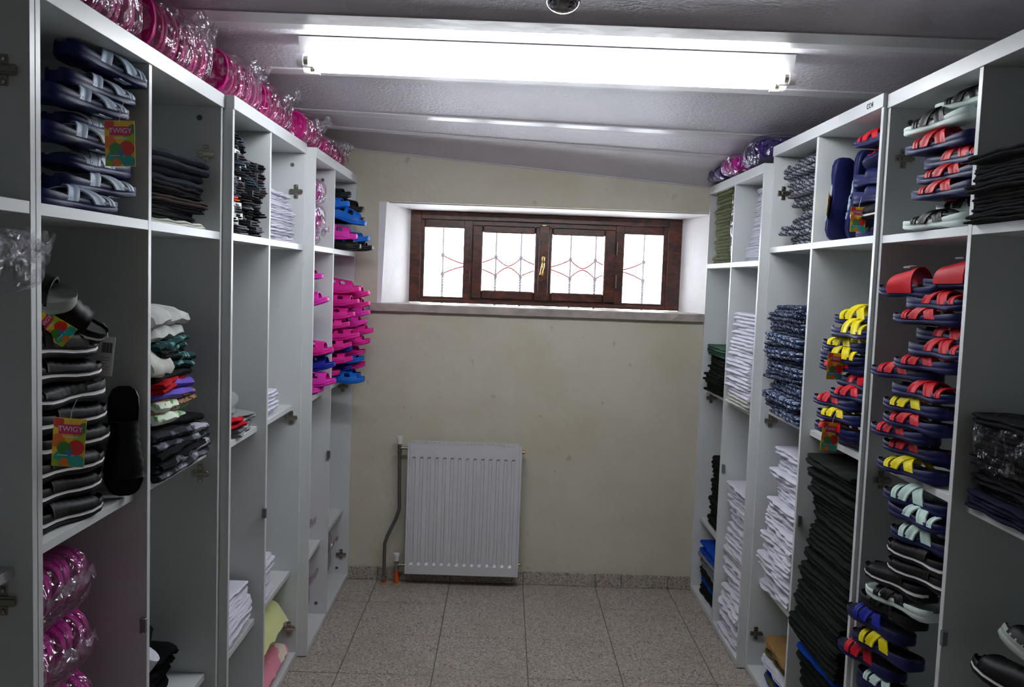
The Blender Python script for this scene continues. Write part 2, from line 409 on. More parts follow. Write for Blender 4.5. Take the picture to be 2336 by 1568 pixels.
# ---------------------------------------------------------------- window
win = thing('window_1', None, None); win['kind'] = 'structure'
wx0, wx1 = WLx - .004, WRx + .006; wz0, wz1 = ZS + .002, WZ + .002
Yf = Dw
def frame(name, x0, x1, z0_, z1, wl, wr, wt, wbt, y0, y1, m_, parent, bev=.003):
    mb = MB()
    mb.box(x0, x0 + wl, y0, y1, z0_, z1, bev=bev); mb.box(x1 - wr, x1, y0, y1, z0_, z1, bev=bev)
    mb.box(x0 + wl, x1 - wr, y0, y1, z1 - wt, z1, bev=bev); mb.box(x0 + wl, x1 - wr, y0, y1, z0_, z0_ + wbt, bev=bev)
    return mb.build(name, m_, parent)
px = lambda v: WLx + (v - 934) * (WRx - WLx) / (1551 - 934)     # picture-width fraction along the frame
fr = frame('window_frame', wx0, wx1, wz0, wz1, px(957) - wx0, wx1 - px(1522), .045, .022, Yf - .01, Yf + .07, wood_m, win)
fr2 = frame('inner_frame', px(955), px(1524), wz0 + .02, wz1 - .042, px(965) - px(955), px(1524) - px(1512), .05, .016, Yf + .012, Yf + .06, wood_m, win)
for a, b in ((px(1055), px(1074)), (px(1403), px(1422))):
    box('mullion', a - .002, b + .002, Yf + .008, Yf + .06, wz0 + .02, wz1 - .04, wood_m, win, bev=.003)
glass_m = bpy.data.materials.new('window_glass'); glass_m.use_nodes = True
nt = glass_m.node_tree; N = nt.nodes; N.remove(N['Principled BSDF'])
g1 = N.new('ShaderNodeBsdfTransparent'); g2 = N.new('ShaderNodeBsdfGlossy'); g2.inputs['Roughness'].default_value = .02
mx = N.new('ShaderNodeMixShader'); mx.inputs[0].default_value = .06
nt.links.new(g1.outputs[0], mx.inputs[1]); nt.links.new(g2.outputs[0], mx.inputs[2]); nt.links.new(mx.outputs[0], N['Material Output'].inputs[0])
zt, zb = wz1 - .088, wz0 + .036
for a, b in ((px(964), px(1057)), (px(1420), px(1513))):
    box('pane', a, b, Yf + .034, Yf + .038, zb - .003, zt + .006, glass_m, win)
for k, (a, b) in enumerate(((px(1074), px(1234)), (px(1238), px(1403)))):
    cs = thing('casement', None, None); cs.parent = win
    wl_ = (px(1098) - px(1074)) if k == 0 else (px(1257) - px(1238)); wr_ = (px(1234) - px(1218)) if k == 0 else (px(1403) - px(1377))
    frame('casement_frame', a, b, wz0 + .03, wz1 - .07, wl_, wr_, .042, .052, Yf - .004, Yf + .04, wood_m, cs, bev=.006)
    box('pane', a + wl_ - .003, b - wr_ + .003, Yf + .02, Yf + .024, wz0 + .078, wz1 - .108, glass_m, cs)
box('meeting_post', px(1226), px(1250), Yf - .022, Yf - .002, wz0 + .03, wz1 - .062, wood_m, win, bev=.005)
for xh in (px(1070), px(1406)):
    for zf in (.30, .70):
        zz = wz0 + (wz1 - wz0) * zf - (.02 if zf > .5 else 0)
        MB().tube([(xh, Yf - .004, zz - .038), (xh, Yf - .004, zz + .038)], .0045).build('hinge', steel_m, win, smooth=True, sharp=40)
# brass handle with its back plate
hx = px(1237)
hz = 1.784
hd = MB().box(hx - .008, hx + .008, Yf - .027, Yf - .021, hz - .062, hz + .06, bev=.003).build('handle', brass_m, win)
MB().tube([(hx, Yf - .03, hz + .005), (hx, Yf - .05, hz + .008), (hx - .002, Yf - .054, hz - .012), (hx - .008, Yf - .052, hz - .035), (hx - .010, Yf - .05, hz - .058)], [.006, .009, .010, .008, .010], 10).build('lever', brass_m, hd, smooth=True)
MB().tube([(hx, Yf - .024, hz + .055), (hx + .001, Yf - .032, hz + .04), (hx, Yf - .034, hz + .02)], [.007, .010, .008], 10).build('lever_boss', brass_m, hd, smooth=True)
for zz in (hz + .125, hz + .07, hz - .09):
    MB().lathe([(0.001, -.002), (.003, -.001), (.003, .001)], (hx - .006, Yf - .022, zz), 8, 'y').build('screw', steel_m, win)
mb = MB(); mb.box(hx - .010, hx + .012, Yf - .016, Yf - .004, wz1 - .066, wz1 - .058).build('latch', brass_m, win)

# wrought-iron grille outside the window
iron = mat('painted_wrought_iron', (150, 150, 158), 0.5)
iron_r = mat('red_wrought_iron', (150, 50, 60), 0.5)
gr = thing('window_grille', 'twisted wrought iron bars with curved scrolls outside the window', 'grille')
Yg = 5.16
gz = 1.86
gxs = [-0.379, -0.065, 0.083, 0.377, 0.525, 0.811]
zg0, zg1 = 1.45, 2.25; zm = 1.769
for x in gxs:
    pts = []; mb = MB()
    mb.tube([(x, Yg, zg0), (x, Yg, zg1)], .006, 6)
    for zz in (zm + .055, zm - .055): mb.box(x - .010, x + .010, Yg - .010, Yg + .010, zz - .010, zz + .010)
    V = []; F = []; nz_ = 40
    for i in range(nz_ + 1):
        z_ = zg0 + (zm - .06 - zg0) * i / nz_; a = i * .6
        for k in range(4): V.append((x + .009 * math.cos(a + k * PI / 2), Yg + .009 * math.sin(a + k * PI / 2), z_))
    for i in range(nz_):
        for k in range(4): F.append((i * 4 + k, i * 4 + (k + 1) % 4, i * 4 + 4 + (k + 1) % 4, i * 4 + 4 + k))
    mb.add(V, F); mb.build('bar', iron, gr)
for x0, x1 in zip(gxs[:-1], gxs[1:]):
    for sgn in (1, -1):
        c = (x0 + x1) / 2; pts = [(x0 + (x1 - x0) * t, Yg, zm + sgn * (.05 * abs(2 * t - 1) ** 1.6 + .004)) for t in np.linspace(0, 1, 15)]
        MB().tube(pts, .0045, 6).build('scroll', iron_r, gr)
MB().box(gxs[0] - .3, gxs[-1] + .3, Yg - .004, Yg + .004, zg1 - .01, zg1 + .01).build('rail', iron, gr)
MB().box(gxs[0] - .3, gxs[-1] + .3, Yg - .004, Yg + .004, zg0 - .01, zg0 + .01).build('rail', iron, gr)

# ---------------------------------------------------------------- twin-tube fluorescent batten
fx0, fx1 = -0.696, 0.913
lamp = thing('fluorescent_light', 'white twin-tube fluorescent batten lit on the ceiling', 'light', ((fx0 + fx1) / 2, 2.93, 2.435))
HL = (fx1 - fx0) / 2
enamel = mat('white_enamel', (235, 235, 235), 0.35)
mb = MB(); mb.hexa([(-HL, -.05, -.03), (HL, -.05, -.03), (HL, .05, -.03), (-HL, .05, -.03), (-HL, -.07, .02), (HL, -.07, .02), (HL, .07, .02), (-HL, .07, .02)])
mb.build('housing', enamel, lamp)
tube_m = mat_emit('lit_tube', (0.93, 0.97, 1.0), TUBE_STRENGTH)
for yy in (-.048, .052):
    MB().tube([(-HL + .03, yy, -.052), (HL - .03, yy, -.052)], .0145, 12).build('tube', tube_m, lamp, smooth=True, sharp=50)
    for sx in (-1, 1):
        MB().lathe([(.004, -.012), (.021, -.011), (.023, 0), (.021, .010), (.006, .012)], (sx * (HL - .004), yy, -.052), 16, 'x').build('lampholder', enamel, lamp, smooth=True, sharp=40)
        MB().tube([(sx * (HL - .030), yy, -.052), (sx * (HL - .013), yy, -.052)], .0150, 12).build('tube_cap', steel_m, lamp)
        box('clip', sx * (HL - .045), sx * (HL - .015), yy - .008, yy + .008, -.073, -.068, enamel, lamp)

# dome on the ceiling above the camera
dm = thing('ceiling_dome', 'small glossy dome fitting on the ceiling above the batten', 'dome', (0.12, 2.27, zc(.1, 2.27) + .012))
MB().lathe([(.072, .02), (.072, 0), (.066, -.016), (.048, -.026), (.046, -.024)], n=32).build('base', enamel, dm, smooth=True, sharp=40)
chrome = mat('mirror_dome', (150, 150, 155), 0.06, metal=0.9)
MB().lathe([(.047, -.022)] + [(.046 * math.cos(t), -.028 - .036 * math.sin(t)) for t in np.linspace(0, PI / 2 - .02, 9)], n=32).build('dome', chrome, dm, smooth=True)

# ---------------------------------------------------------------- radiator with valves
Yr = D - .105
rx0, rx1 = -0.499, 0.118; rz0, rz1 = 0.074, 0.797
rz0 -= .004; rz1 -= .006
rad = thing('radiator', 'white ribbed steel panel radiator hung under the window', 'radiator', ((rx0 + rx1) / 2, Yr, rz0))
RW, RH = (rx1 - rx0), rz1 - rz0
# front panel with 14 pressed channels
nch = 14; mrg = .012; pitch_ = (RW - .036) / nch
xsr = [0, mrg]; zsr = [(0, 0), (.012, 0), (.050, 0), (.064, 1), (RH - .082, 1), (RH - .070, 0), (RH - .012, 0), (RH, 0)]
prof = [(0, 0), (.010, 0), (.0115, .5), (.013, 0)]
for k in range(nch):
    c = .018 + pitch_ * k
    prof += [(c + .005, 0), (c + .0085, -1), (c + .0225, -1), (c + .0245, 0)]
prof += [(RW - .013, 0), (RW - .0115, .5), (RW - .010, 0), (RW, 0)]
V = []; F = []
for z_, f_ in zsr:
    for x_, d_ in prof:
        dep = (.0115 * f_ if d_ < 0 else (.003 if d_ > 0 and .01 < z_ < RH - .01 else 0))
        V.append((x_ - RW / 2, dep, z_))
npf = len(prof)
for j in range(len(zsr) - 1):
    for i in range(npf - 1): F.append((j * npf + i, j * npf + i + 1, (j + 1) * npf + i + 1, (j + 1) * npf + i))
mb = MB(); mb.add(V, F); mb.build('front_panel', radw, rad)
mb = MB(); mb.box(-RW / 2, RW / 2, .0105, .022, .0, RH); mb.build('back_plate', radw, rad)
box('rear_panel', -RW / 2 + .02, RW / 2 - .02, .058, .07, .01, RH - .01, radw, rad)
mb = MB()
for i in range(48): mb.box(-RW / 2 + .03 + i * (RW - .06) / 48, -RW / 2 + .032 + i * (RW - .06) / 48, .022, .058, .05, RH - .03)
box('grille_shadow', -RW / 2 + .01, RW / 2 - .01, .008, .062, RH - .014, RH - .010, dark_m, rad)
fo = mb.build('convector_fins', radw, rad); fo['kind'] = 'stuff'
mb = MB(); mb.box(-RW / 2, RW / 2, 0, .006, RH - .001, RH + .004); mb.box(-RW / 2 + .01, RW / 2 - .01, .064, .07, RH - .001, RH + .006)
for i in range(52):
    xx = -RW / 2 + .02 + i * (RW - .04) / 51; mb.box(xx - .0024, xx + .0024, .006, .064, RH, RH + .004)
mb.build('top_grille', radw, rad)
for sx in (-1, 1): box('side_cover', sx * (RW / 2 - .003), sx * (RW / 2 + .0015), -.001, .07, 0.0, RH + .004, radw, rad, bev=.001)
for zz in (.06, RH - .035): MB().lathe([(.004, 0), (.009, .002), (.009, .014), (.004, .018)], (RW / 2, .035, zz), 10, 'x').build('bleed_plug', brass_m, rad, smooth=True, sharp=40)
for sx in (-.2, .2): box('bracket', sx - .015, sx + .015, .07, .104, .08, RH - .06, steel_m, rad)
def valve(name, x, z, label, orange):
    v = thing(name, label, 'valve', (x, Yr + .035, z))
    MB().tube([(0, 0, 0), (rx0 - x, 0, 0)], .009, 10).build('tailpiece', steel_m, v, smooth=True, sharp=40)
    MB().lathe([(.010, -.03), (.014, -.028), (.014, -.012), (.011, -.01), (.012, .015), (.010, .022)], (0, 0, 0), 8).build('body', steel_m, v)
    pts = [(.009, .02), (.0125, .024), (.0135, .04), (.017, .058), (.0165, .064), (.004, .066)]
    mb = MB(); base = []
    nn = 20
    for r_, h_ in pts:
        for k in range(nn):
            an = 2 * PI * k / nn; rr = r_ * (1 + (.09 if k % 2 else -.05) * (1 if .03 < h_ < .06 else .3)); base.append((rr * math.cos(an), rr * math.sin(an), h_))
    F_ = [(i * nn + k, i * nn + (k + 1) % nn, (i + 1) * nn + (k + 1) % nn, (i + 1) * nn + k) for i in range(len(pts) - 1) for k in range(nn)] + [tuple(range((len(pts) - 1) * nn, len(pts) * nn))]
    mb.add(base, F_).build('knob', mat('white_knob', (225, 225, 225), .35), v)
    return v
vx1 = -0.548; vz1 = 0.759; vx2 = -0.55; vz2 = 0.107
valve('radiator_valve', vx1, vz1, 'upper radiator valve with white fluted knob', 0)
valve('radiator_valve', vx2, vz2, 'lower radiator valve with white knob near the floor', 1)
pp = thing('heating_pipe', 'bent grey steel pipe from upper valve to the floor', 'pipe', (0, 0, 0))
P = [(vx1, Yr + .035, vz1 - .03), (-0.543, 4.67, 0.473), (-0.541, 4.67, 0.424), (-0.557, 4.67, 0.37), (-0.602, 4.67, 0.27), (-0.616, 4.67, 0.225), (-0.617, 4.67, 0.164), (-0.616, 4.67, 0.033)]
P[-1] = (P[-1][0], P[-1][1], .03)
MB().tube(P, .0095, 12).build('pipe', galv_m, pp, smooth=True, sharp=60)
MB().lathe([(.011, 0), (.015, .002), (.015, .022), (.011, .024)], (P[-1][0], P[-1][1], .02), 8).build('nut', steel_m, pp)
MB().lathe([(.012, 0), (.012, .022)], (P[-1][0], P[-1][1], .0), 12).build('floor_stub', orange_m, pp)
lp = thing('pipe_stub', 'orange plastic pipe rising from the floor to lower valve', 'pipe', (0, 0, 0))
MB().tube([(vx2, Yr + .035, vz2 - .03), (vx2, Yr + .035, vz2 - .055), (vx2 + .004, Yr + .03, 0)], [.009, .012, .012], 12).build('sleeve', orange_m, lp, smooth=True, sharp=50)
mb = MB(); rr = random.Random(9)
for k, (cx_, cy_) in enumerate([(P[-1][0], P[-1][1]), (vx2, Yr + .03)]):
    Vq = [(cx_, cy_, .012)] + [(cx_ + math.cos(a) * rr.uniform(.022, .045), cy_ + math.sin(a) * rr.uniform(.022, .04), -.0005) for a in np.linspace(0, 2 * PI, 16)[:-1]]
    mb.add(Vq, [(0, 1 + i, 1 + (i + 1) % 15) for i in range(15)])
mb.build('mortar_patch', mat('crumbling_mortar', (150, 134, 108), .9, bump=.8, bscale=90), label='rough mortar patch where the pipes enter the floor', cat='mortar')

# ---------------------------------------------------------------- cabinets
hinge_me = None
def make_hinge_mesh():
    mb = MB()
    mb.box(-.009, .009, -.004, 0, -.029, .029, bev=.0015)
    mb.box(-.026, .026, -.010, -.002, -.010, .010, bev=.002)
    mb.box(-.008, .030, -.014, -.009, -.006, .006, bev=.0015)
    for zz in (-.021, .021): mb.lathe([(.0055, -.001), (.0055, -.0065), (.002, -.0072)], (0, 0, zz), 10, 'y')
    for xx in (-.018, .020): mb.lathe([(.004, -.009), (.004, -.013), (.001, -.0135)], (xx, 0, 0), 8, 'y')
    return mb.me('hinge_plate', steel_m)
hinge_me = make_hinge_mesh()
cap_me = MB().lathe([(.0085, 0), (.0085, -.0015), (.003, -.002), (.0025, -.0008)], n=14, axis='y').me('screw_cap', mat('cap_grey', (92, 92, 98), .5))
catch_me = MB().box(-.006, .006, -.012, 0, -.018, .018, bev=.001).box(-.008, -.005, -.013, 0, -.02, .02).me('magnet_catch', mat('catch_metal', (120, 122, 132), .35, metal=.6))
T = .018
def cabinet(name, label, side, xf, y0, yd, y1, ztop, zfix, zmid, zlow, tt=.0415, over=.004):
    """side -1: stands on the wall at -x and opens to +x"""
    xb = xf + side * DEPTH
    c = thing(name, label, 'cabinet', (xf + side * DEPTH / 2, (y0 + y1) / 2, 0))
    ox, oy = c.location.x, c.location.y
    def bx(nm, xa, xb_, ya, yb, za, zb_, bev=.0008):
        return box(nm, xa - ox, xb_ - ox, ya - oy, yb - oy, za, zb_, laminate, c, bev=bev)
    zt = ztop - tt
    for ya in (y0, y1 - T): bx('side_panel', xf, xb, ya, ya + T, 0.004, zt)
    bx('divider', xf + side * .0006, xb, yd, yd + T, .03, zt)
    bx('top_panel', xf - side * over, xb, y0 - .0005, y1 + .0005, zt, ztop)
    bx('back_panel', xb - side * .006, xb, y0 + T, y1 - T, .03, zt)
    bays = ((y0 + T, yd), (yd + T, y1 - T))
    bx('bottom_panel', xf + side * .002, xb, y0 + T, y1 - T, .004, .030)
    for ya, yb in bays:
        bx('fixed_shelf', xf + side * .001, xb - side * .007, ya, yb, zfix - .0238, zfix)
        bx('shelf', xf + side * .035, xb - side * .007, ya + .0005, yb - .0005, zmid - .021, zmid)
        bx('shelf', xf + side * .035, xb - side * .007, ya + .0005, yb - .0005, zlow - .021, zlow)
    return c
def fit(c, me, x, y, z, side=-1, rot=(0, 0, 0)):
    o = obj(me.name, me, c, (x - c.location.x, y - c.location.y, z), rot); return o
ZL = (2.236, 1.8126, 1.125, .395); ZR = (2.299, 1.872, 1.175, .425)
cabZ = cabinet('cabinet', 'white open cabinet cut off by the left edge of the photo', -1, XA, .585, 1.10, 1.6585, 2.236, 1.8126, 1.112, .40)
cabA = cabinet('cabinet', 'white open cabinet holding navy slippers and black slides, nearest on left', -1, XA, 1.6605, 2.178, 2.735, *ZL)
cabB = cabinet('cabinet', 'white open cabinet with socks and folded white clothes, middle of left row', -1, XB, 2.737, 3.1685, 3.718, *ZL)
cabC = cabinet('cabinet', 'white open cabinet filled with pink clogs beside the radiator', -1, XC, 3.72, 4.139, 4.735, 2.224, 1.8126, 1.135, .40)
cabF = cabinet('cabinet', 'lower white open cabinet with olive and white stacks by the window', 1, XF, 3.742, 4.209, 4.735, 2.231, 1.816, 1.14, .42)
cabM = cabinet('cabinet', 'white open cabinet with plaid pajamas and dark green stacks, middle of right row', 1, XM, 2.656, 3.205, 3.738, *ZR)
cabN = cabinet('cabinet', 'white open cabinet packed with red strap slippers, nearest on right', 1, XN, 1.62, 2.130, 2.655, 2.294, 1.870, 1.180, .43)
for c, pxy, yp, sd in ((cabA, (-0.939, 2.716, 2.049), 2.717, -1), (cabA, (-0.948, 2.716, 1.05), 2.717, -1), (cabB, (-0.898, 3.699, 2.034), 3.70, -1), (cabB, (-0.904, 3.699, 1.071), 3.70, -1), (cabB, (-0.898, 3.699, 0.14), 3.70, -1),
                   (cabC, (-0.871, 4.716, 1.079), 4.717, -1), (cabC, (-0.863, 4.716, 0.141), 4.717, -1), (cabN, (1.182, 2.636, 2.101), 2.637, 1), (cabM, (1.166, 3.719, 2.103), 3.72, 1), (cabM, (1.167, 3.719, 1.125), 3.72, 1),
                   (cabF, (1.147, 4.716, 1.086), 4.717, 1), (cabM, (1.157, 3.719, 0.175), 3.72, 1), (cabN, (1.179, 2.636, 1.12), 2.637, 1), (cabZ, (-0.941, 1.64, 2.051), 1.6405, -1), (cabZ, (-0.95, 1.64, 1.045), 1.6405, -1)):
    fit(c, hinge_me, pxy[0], yp - .0002, pxy[2], rot=(0, 0, 0))
for c, pxy, yp in ((cabA, (-0.96, 2.716, 2.16), 2.717), (cabB, (-0.916, 3.699, 2.145), 3.70), (cabC, (-0.881, 4.139, 2.132), 4.139), (cabN, (1.198, 2.636, 2.209), 2.637), (cabM, (1.186, 3.719, 2.213), 3.72), (cabC, (-0.875, 4.139, 0.084), 4.139), (cabC, (-0.886, 4.716, 0.063), 4.717)):
    fit(c, cap_me, pxy[0], yp - .0002, pxy[2])
for c, pxy, yp in ((cabC, (-0.825, 4.139, 0.823), 4.139), (cabB, (-0.864, 3.168, 0.801), 3.1685), (cabA, (-0.899, 2.178, 0.779), 2.178)):
    fit(c, catch_me, pxy[0], yp - .0002, pxy[2])
for c, pxy, yp in ((cabF, (1.102, 4.209, 0.806), 4.209), (cabM, (1.137, 3.205, 0.83), 3.205), (cabN, (1.14, 2.13, 0.831), 2.130)):
    fit(c, catch_me, pxy[0], yp - .0002, pxy[2], rot=(0, 0, 0))
ink = mat('marker_ink', (40, 40, 44), .7)
p_ = (1.119, 2.751, 2.278)
text('lettering', 'CO4', .024, ink, cabM, (XM - .0048 - cabM.location.x, p_[1] - cabM.location.y, p_[2]), (PI / 2, 0, -PI / 2))
p_ = (1.119, 3.03, 2.283)
box('sticker', XM - .0047 - cabM.location.x, XM - .004 - cabM.location.x, p_[1] - .03 - cabM.location.y, p_[1] + .03 - cabM.location.y, p_[2] - .013, p_[2] + .013, mat('paper_label', (216, 212, 214), .6), cabM)

# ---------------------------------------------------------------- footwear
ST = [0, .03, .10, .22, .36, .50, .62, .75, .87, .95, .985, 1.0]
HWD = [.014, .026, .034, .036, .033, .034, .040, .046, .045, .035, .024, .010]
ZB = [.006, .002, 0, 0, .004, .003, 0, 0, .003, .007, .009, .012]
ZT = [.036, .036, .034, .031, .028, .026, .025, .025, .027, .029, .030, .030]
def hw(t): return interp(t, ST, HWD)
def ztp(t): return interp(t, ST, ZT)
RING = [(0, 0), (.86, 0), (.98, .12), (1.0, .40), (.965, .47), (.965, .53), (1.0, .60), (.995, .92), (.93, 1.06), (.86, 1.0), (.80, .86), (0, .80)]
def sole_mesh(name, mats, L=.27, wsc=1.0, th=1.0, tread=False):
    ring = RING + [(-a, b) for a, b in RING[-2:0:-1]]
    n_ = len(ring); V = []; F = []; MI = []
    for t, w, zb_, zt_ in zip(ST, HWD, ZB, ZT):
        for a, b in ring:
            ww = w * wsc * (1.03 if (t < .4 and .1 < b < .95) else 1)
            V.append((-L + L * t, a * ww, (zb_ + (zt_ - zb_) * b) * th))
    for i in range(len(ST) - 1):
        for k in range(n_):
            k2 = (k + 1) % n_; F.append((i * n_ + k, i * n_ + k2, (i + 1) * n_ + k2, (i + 1) * n_ + k))
            zf = (ring[k][1] + ring[k2][1]) / 2; side = abs(ring[k][0]) > .9 and abs(ring[k2][0]) > .9
            MI.append(1 if (len(mats) > 1 and side and .36 < zf < .64) else (2 if len(mats) > 2 and zf > .7 and not side else 0))
    F.append(tuple(range(n_))[::-1]); F.append(tuple((len(ST) - 1) * n_ + k for k in range(n_))); MI += [0, 0]
    return mesh(name, V, F, mats, True, MI, 50)
def strap_mesh(name, m_, xa, xb, h, wb, L=.27, th=.0035, n_=12):
    V = []; F = []
    prof = [(-1, 0), (-.92, .9), (-.5, 1.0), (-.44, .7), (.1, .9), (.16, 1.1), (.9, 1), (1, 0)]
    for i in range(n_ + 1):
        s = i / n_; x = xa + (xb - xa) * s; w = hw(1 + x / L) * .97
        a = PI * s; y = -math.cos(a) * w; sn = math.sin(a)
        zz = ztp(1 + x / L) * .62 + h * sn ** .75
        ny, nz_ = -math.cos(a) * .6, sn + .25; q_ = math.hypot(ny, nz_); ny /= q_; nz_ /= q_
        for u, v in prof: V.append((x + u * wb / 2, y + ny * th * v, zz + nz_ * th * v))
    m2 = len(prof)
    for i in range(n_):
        for k in range(m2): F.append((i * m2 + k, i * m2 + (k + 1) % m2, (i + 1) * m2 + (k + 1) % m2, (i + 1) * m2 + k))
    F += [tuple(range(m2)), tuple(n_ * m2 + k for k in range(m2))]
    me = mesh(name, V, F, m_, True, None, 45)
    bm = bmesh.new(); bm.from_mesh(me); bmesh.ops.recalc_face_normals(bm, faces=bm.faces); bm.to_mesh(me); bm.free()
    return me
def shell_mesh(name, m_, x0, x1, h0, h1, nxx=12, nv=14, ripple=0.0, holes=(), th=.004, L=.27, bulge=1.0, base=.55):
    """arched upper from x0 (instep) to x1 (toe side), with see-through holes"""
    def P_(i, j, off):
        u = i / nxx; s = j / nv; x = x0 + (x1 - x0) * u; a = PI * s; w = hw(1 + x / L) * 1.0 * bulge
        sn = math.sin(a); h = h0 + (h1 - h0) * u
        rp = ripple * math.cos(i * PI) if ripple and off > 0 else 0
        y = -math.cos(a) * (w + off + rp); zz = ztp(1 + x / L) * base + (h + off + rp) * sn ** .7 
        return (x, y, zz)
    V = [P_(i, j, th) for i in range(nxx + 1) for j in range(nv + 1)] + [P_(i, j, 0) for i in range(nxx + 1) for j in range(nv + 1)]
    off = (nxx + 1) * (nv + 1); F = []; edges = {}
    def hole(i, j):
        u = (i + .5) / nxx; s = (j + .5) / nv
        return any(((u - a) / ra) ** 2 + ((s - b) / rb) ** 2 < 1 for a, b, ra, rb in holes)
    for i in range(nxx):
        for j in range(nv):
            if hole(i, j): continue
            q_ = [i * (nv + 1) + j, (i + 1) * (nv + 1) + j, (i + 1) * (nv + 1) + j + 1, i * (nv + 1) + j + 1]
            F.append(tuple(q_)); F.append(tuple(v + off for v in q_[::-1]))
            for a, b in zip(q_, q_[1:] + q_[:1]):
                k = (min(a, b), max(a, b)); edges[k] = None if k in edges else (a, b)
    for e_ in edges.values():
        if e_: a, b = e_; F.append((b, a, a + off, b + off))
    me = mesh(name, V, F, m_, True, None, 50)
    bm = bmesh.new(); bm.from_mesh(me); bmesh.ops.delete(bm, geom=[v for v in bm.verts if not v.link_faces], context='VERTS')
    bmesh.ops.recalc_face_normals(bm, faces=bm.faces); bm.to_mesh(me); bm.free()
    return me

rub = {}
def rubber(nm, rgb, rough=.5):
    return mat('rubber_' + nm, rgb, rough, spec=.25, var=.05, vscale=12)
CR = dict(navy=(18, 25, 76), red=(196, 18, 36), yellow=(226, 208, 8), silver=(158, 176, 196), white=(196, 222, 214), blue=(14, 100, 196), dblue=(24, 36, 150), black=(12, 12, 14),
          pink=(214, 28, 140), magenta=(214, 44, 168), grey=(150, 158, 150), pale=(204, 218, 214))
def R_(n_): return rubber(n_, CR[n_])
def rib_mat(n_):
    c_ = CR[n_]
    M = mat('ribbed_foam_' + n_, c_, .6, spec=.2)
    if 'wave' not in M:
        M['wave'] = 1; nt = M.node_tree; N = nt.nodes; tc = N.new('ShaderNodeTexCoord'); w = N.new('ShaderNodeTexWave')
        w.bands_direction = 'X'; w.inputs['Scale'].default_value = 28; w.inputs['Distortion'].default_value = 1.5; nt.links.new(tc.outputs['Object'], w.inputs['Vector'])
        rp = N.new('ShaderNodeValToRGB'); rp.color_ramp.elements[0].color = (*[v * .72 for v in lin(c_)], 1); rp.color_ramp.elements[1].color = (*lin(c_), 1); rp.color_ramp.elements[1].position = .45
        nt.links.new(w.outputs['Fac'], rp.inputs[0]); nt.links.new(rp.outputs[0], N['Principled BSDF'].inputs['Base Color'])
    return M
footbed = mat('dark_footbed', (16, 20, 42), .7)
PROTO = {}
def proto(kind, sole, strap, tall):
    """one of each kind with its parts; later ones are copies"""
    key = (kind, sole, strap, tall)
    if key in PROTO: return PROTO[key], False
    r = thing({'strap': 'strap_slipper', 'slide': 'slide_slipper', 'band': 'band_slipper', 'clog': 'clog', 'plain': 'slipper'}[kind], 'x', 'slipper')
    if kind == 'clog': r['category'] = 'clog'
    k = 1.0 if not tall else 1.9
    if kind == 'strap': k = 1.5 if not tall else 2.0
    if kind == 'clog': k = 1.45 if not tall else 1.9
    if kind == 'strap':
        obj('sole', sole_mesh('sole', [R_(sole), R_(sole), footbed if sole == 'navy' else R_(sole)]), r)
        obj('toe_strap', strap_mesh('toe_strap', R_(strap), -.048, -.074, .016 * k, .022), r)
        obj('strap', strap_mesh('strap', R_(strap), -.084, -.164, .022 * k, .044), r)
        obj('strap', strap_mesh('strap', R_(strap), -.168, -.100, .0245 * k, .040), r)
        for xx in (-.085, -.108): box('sole_badge', xx - .010, xx + .010, -.034, -.017, -.0016, .001, R_(strap), r)
    elif kind == 'slide':
        wl = mat('white_piping', (226, 226, 230), .5)
        obj('sole', sole_mesh('sole', [R_(sole), wl if sole == 'black' else R_(sole), R_(sole)], th=1.25), r)
        obj('upper', shell_mesh('upper', R_(strap), -.185, -.045, .030 * k, .016 * k, 14, 12, ripple=.0018, base=1.02, bulge=.93), r)
    elif kind == 'band':
        obj('sole', sole_mesh('sole', [R_(sole), R_(sole), footbed]), r)
        obj('band', shell_mesh('band', R_(strap), -.165, -.07, .034 * k, .024 * k, 6, 14), r)
        box('badge', -.135, -.105, -.012, .012, .0505 * (1 if not tall else 1.62), .053 * (1 if not tall else 1.62), mat('badge_grey', (170, 170, 175), .4), r)
    elif kind == 'clog':
        obj('sole', sole_mesh('sole', [R_(sole)], th=1.05), r)
        obj('upper', shell_mesh('upper', R_(sole), -.185, -.036, .040 * k, .022 * k, 16, 16, holes=((.30, .22, .13, .12), (.30, .78, .13, .12), (.66, .24, .12, .11), (.66, .76, .12, .11), (.48, .5, .13, .09))), r)
    else:
        obj('sole', sole_mesh('sole', [rib_mat(sole)], th=.86), r)
        obj('upper', shell_mesh('upper', R_(sole), -.18, -.06, .006, .004, 6, 8, th=.003, bulge=.9, base=.8), r)
    PROTO[key] = r
    return r, True
NTH = ['', 'topmost', 'second', 'third', 'fourth', 'fifth', 'sixth', 'seventh', 'eighth', 'ninth', 'tenth', '11th', '12th', '13th', '14th', '15th', '16th', '17th', '18th', '19th', '20th',
       '21st', '22nd', '23rd', '24th', '25th', '26th', '27th', '28th', '29th', '30th', '31st', '32nd', '33rd', '34th', '35th', '36th', '37th', '38th', '39th', '40th']
def nth(i): return NTH[i] if i == 1 else NTH[i] + ' from top'
def shoe(kind, sole, strap, loc, rot, label, group=None, tall=False):
    p, first = proto(kind, sole, strap, tall)
    if first:
        p.location = loc; p.rotation_euler = rot; p['label'] = label
        if group: p['group'] = group
        return p
    return copy_thing(p, loc, rot, label, group)
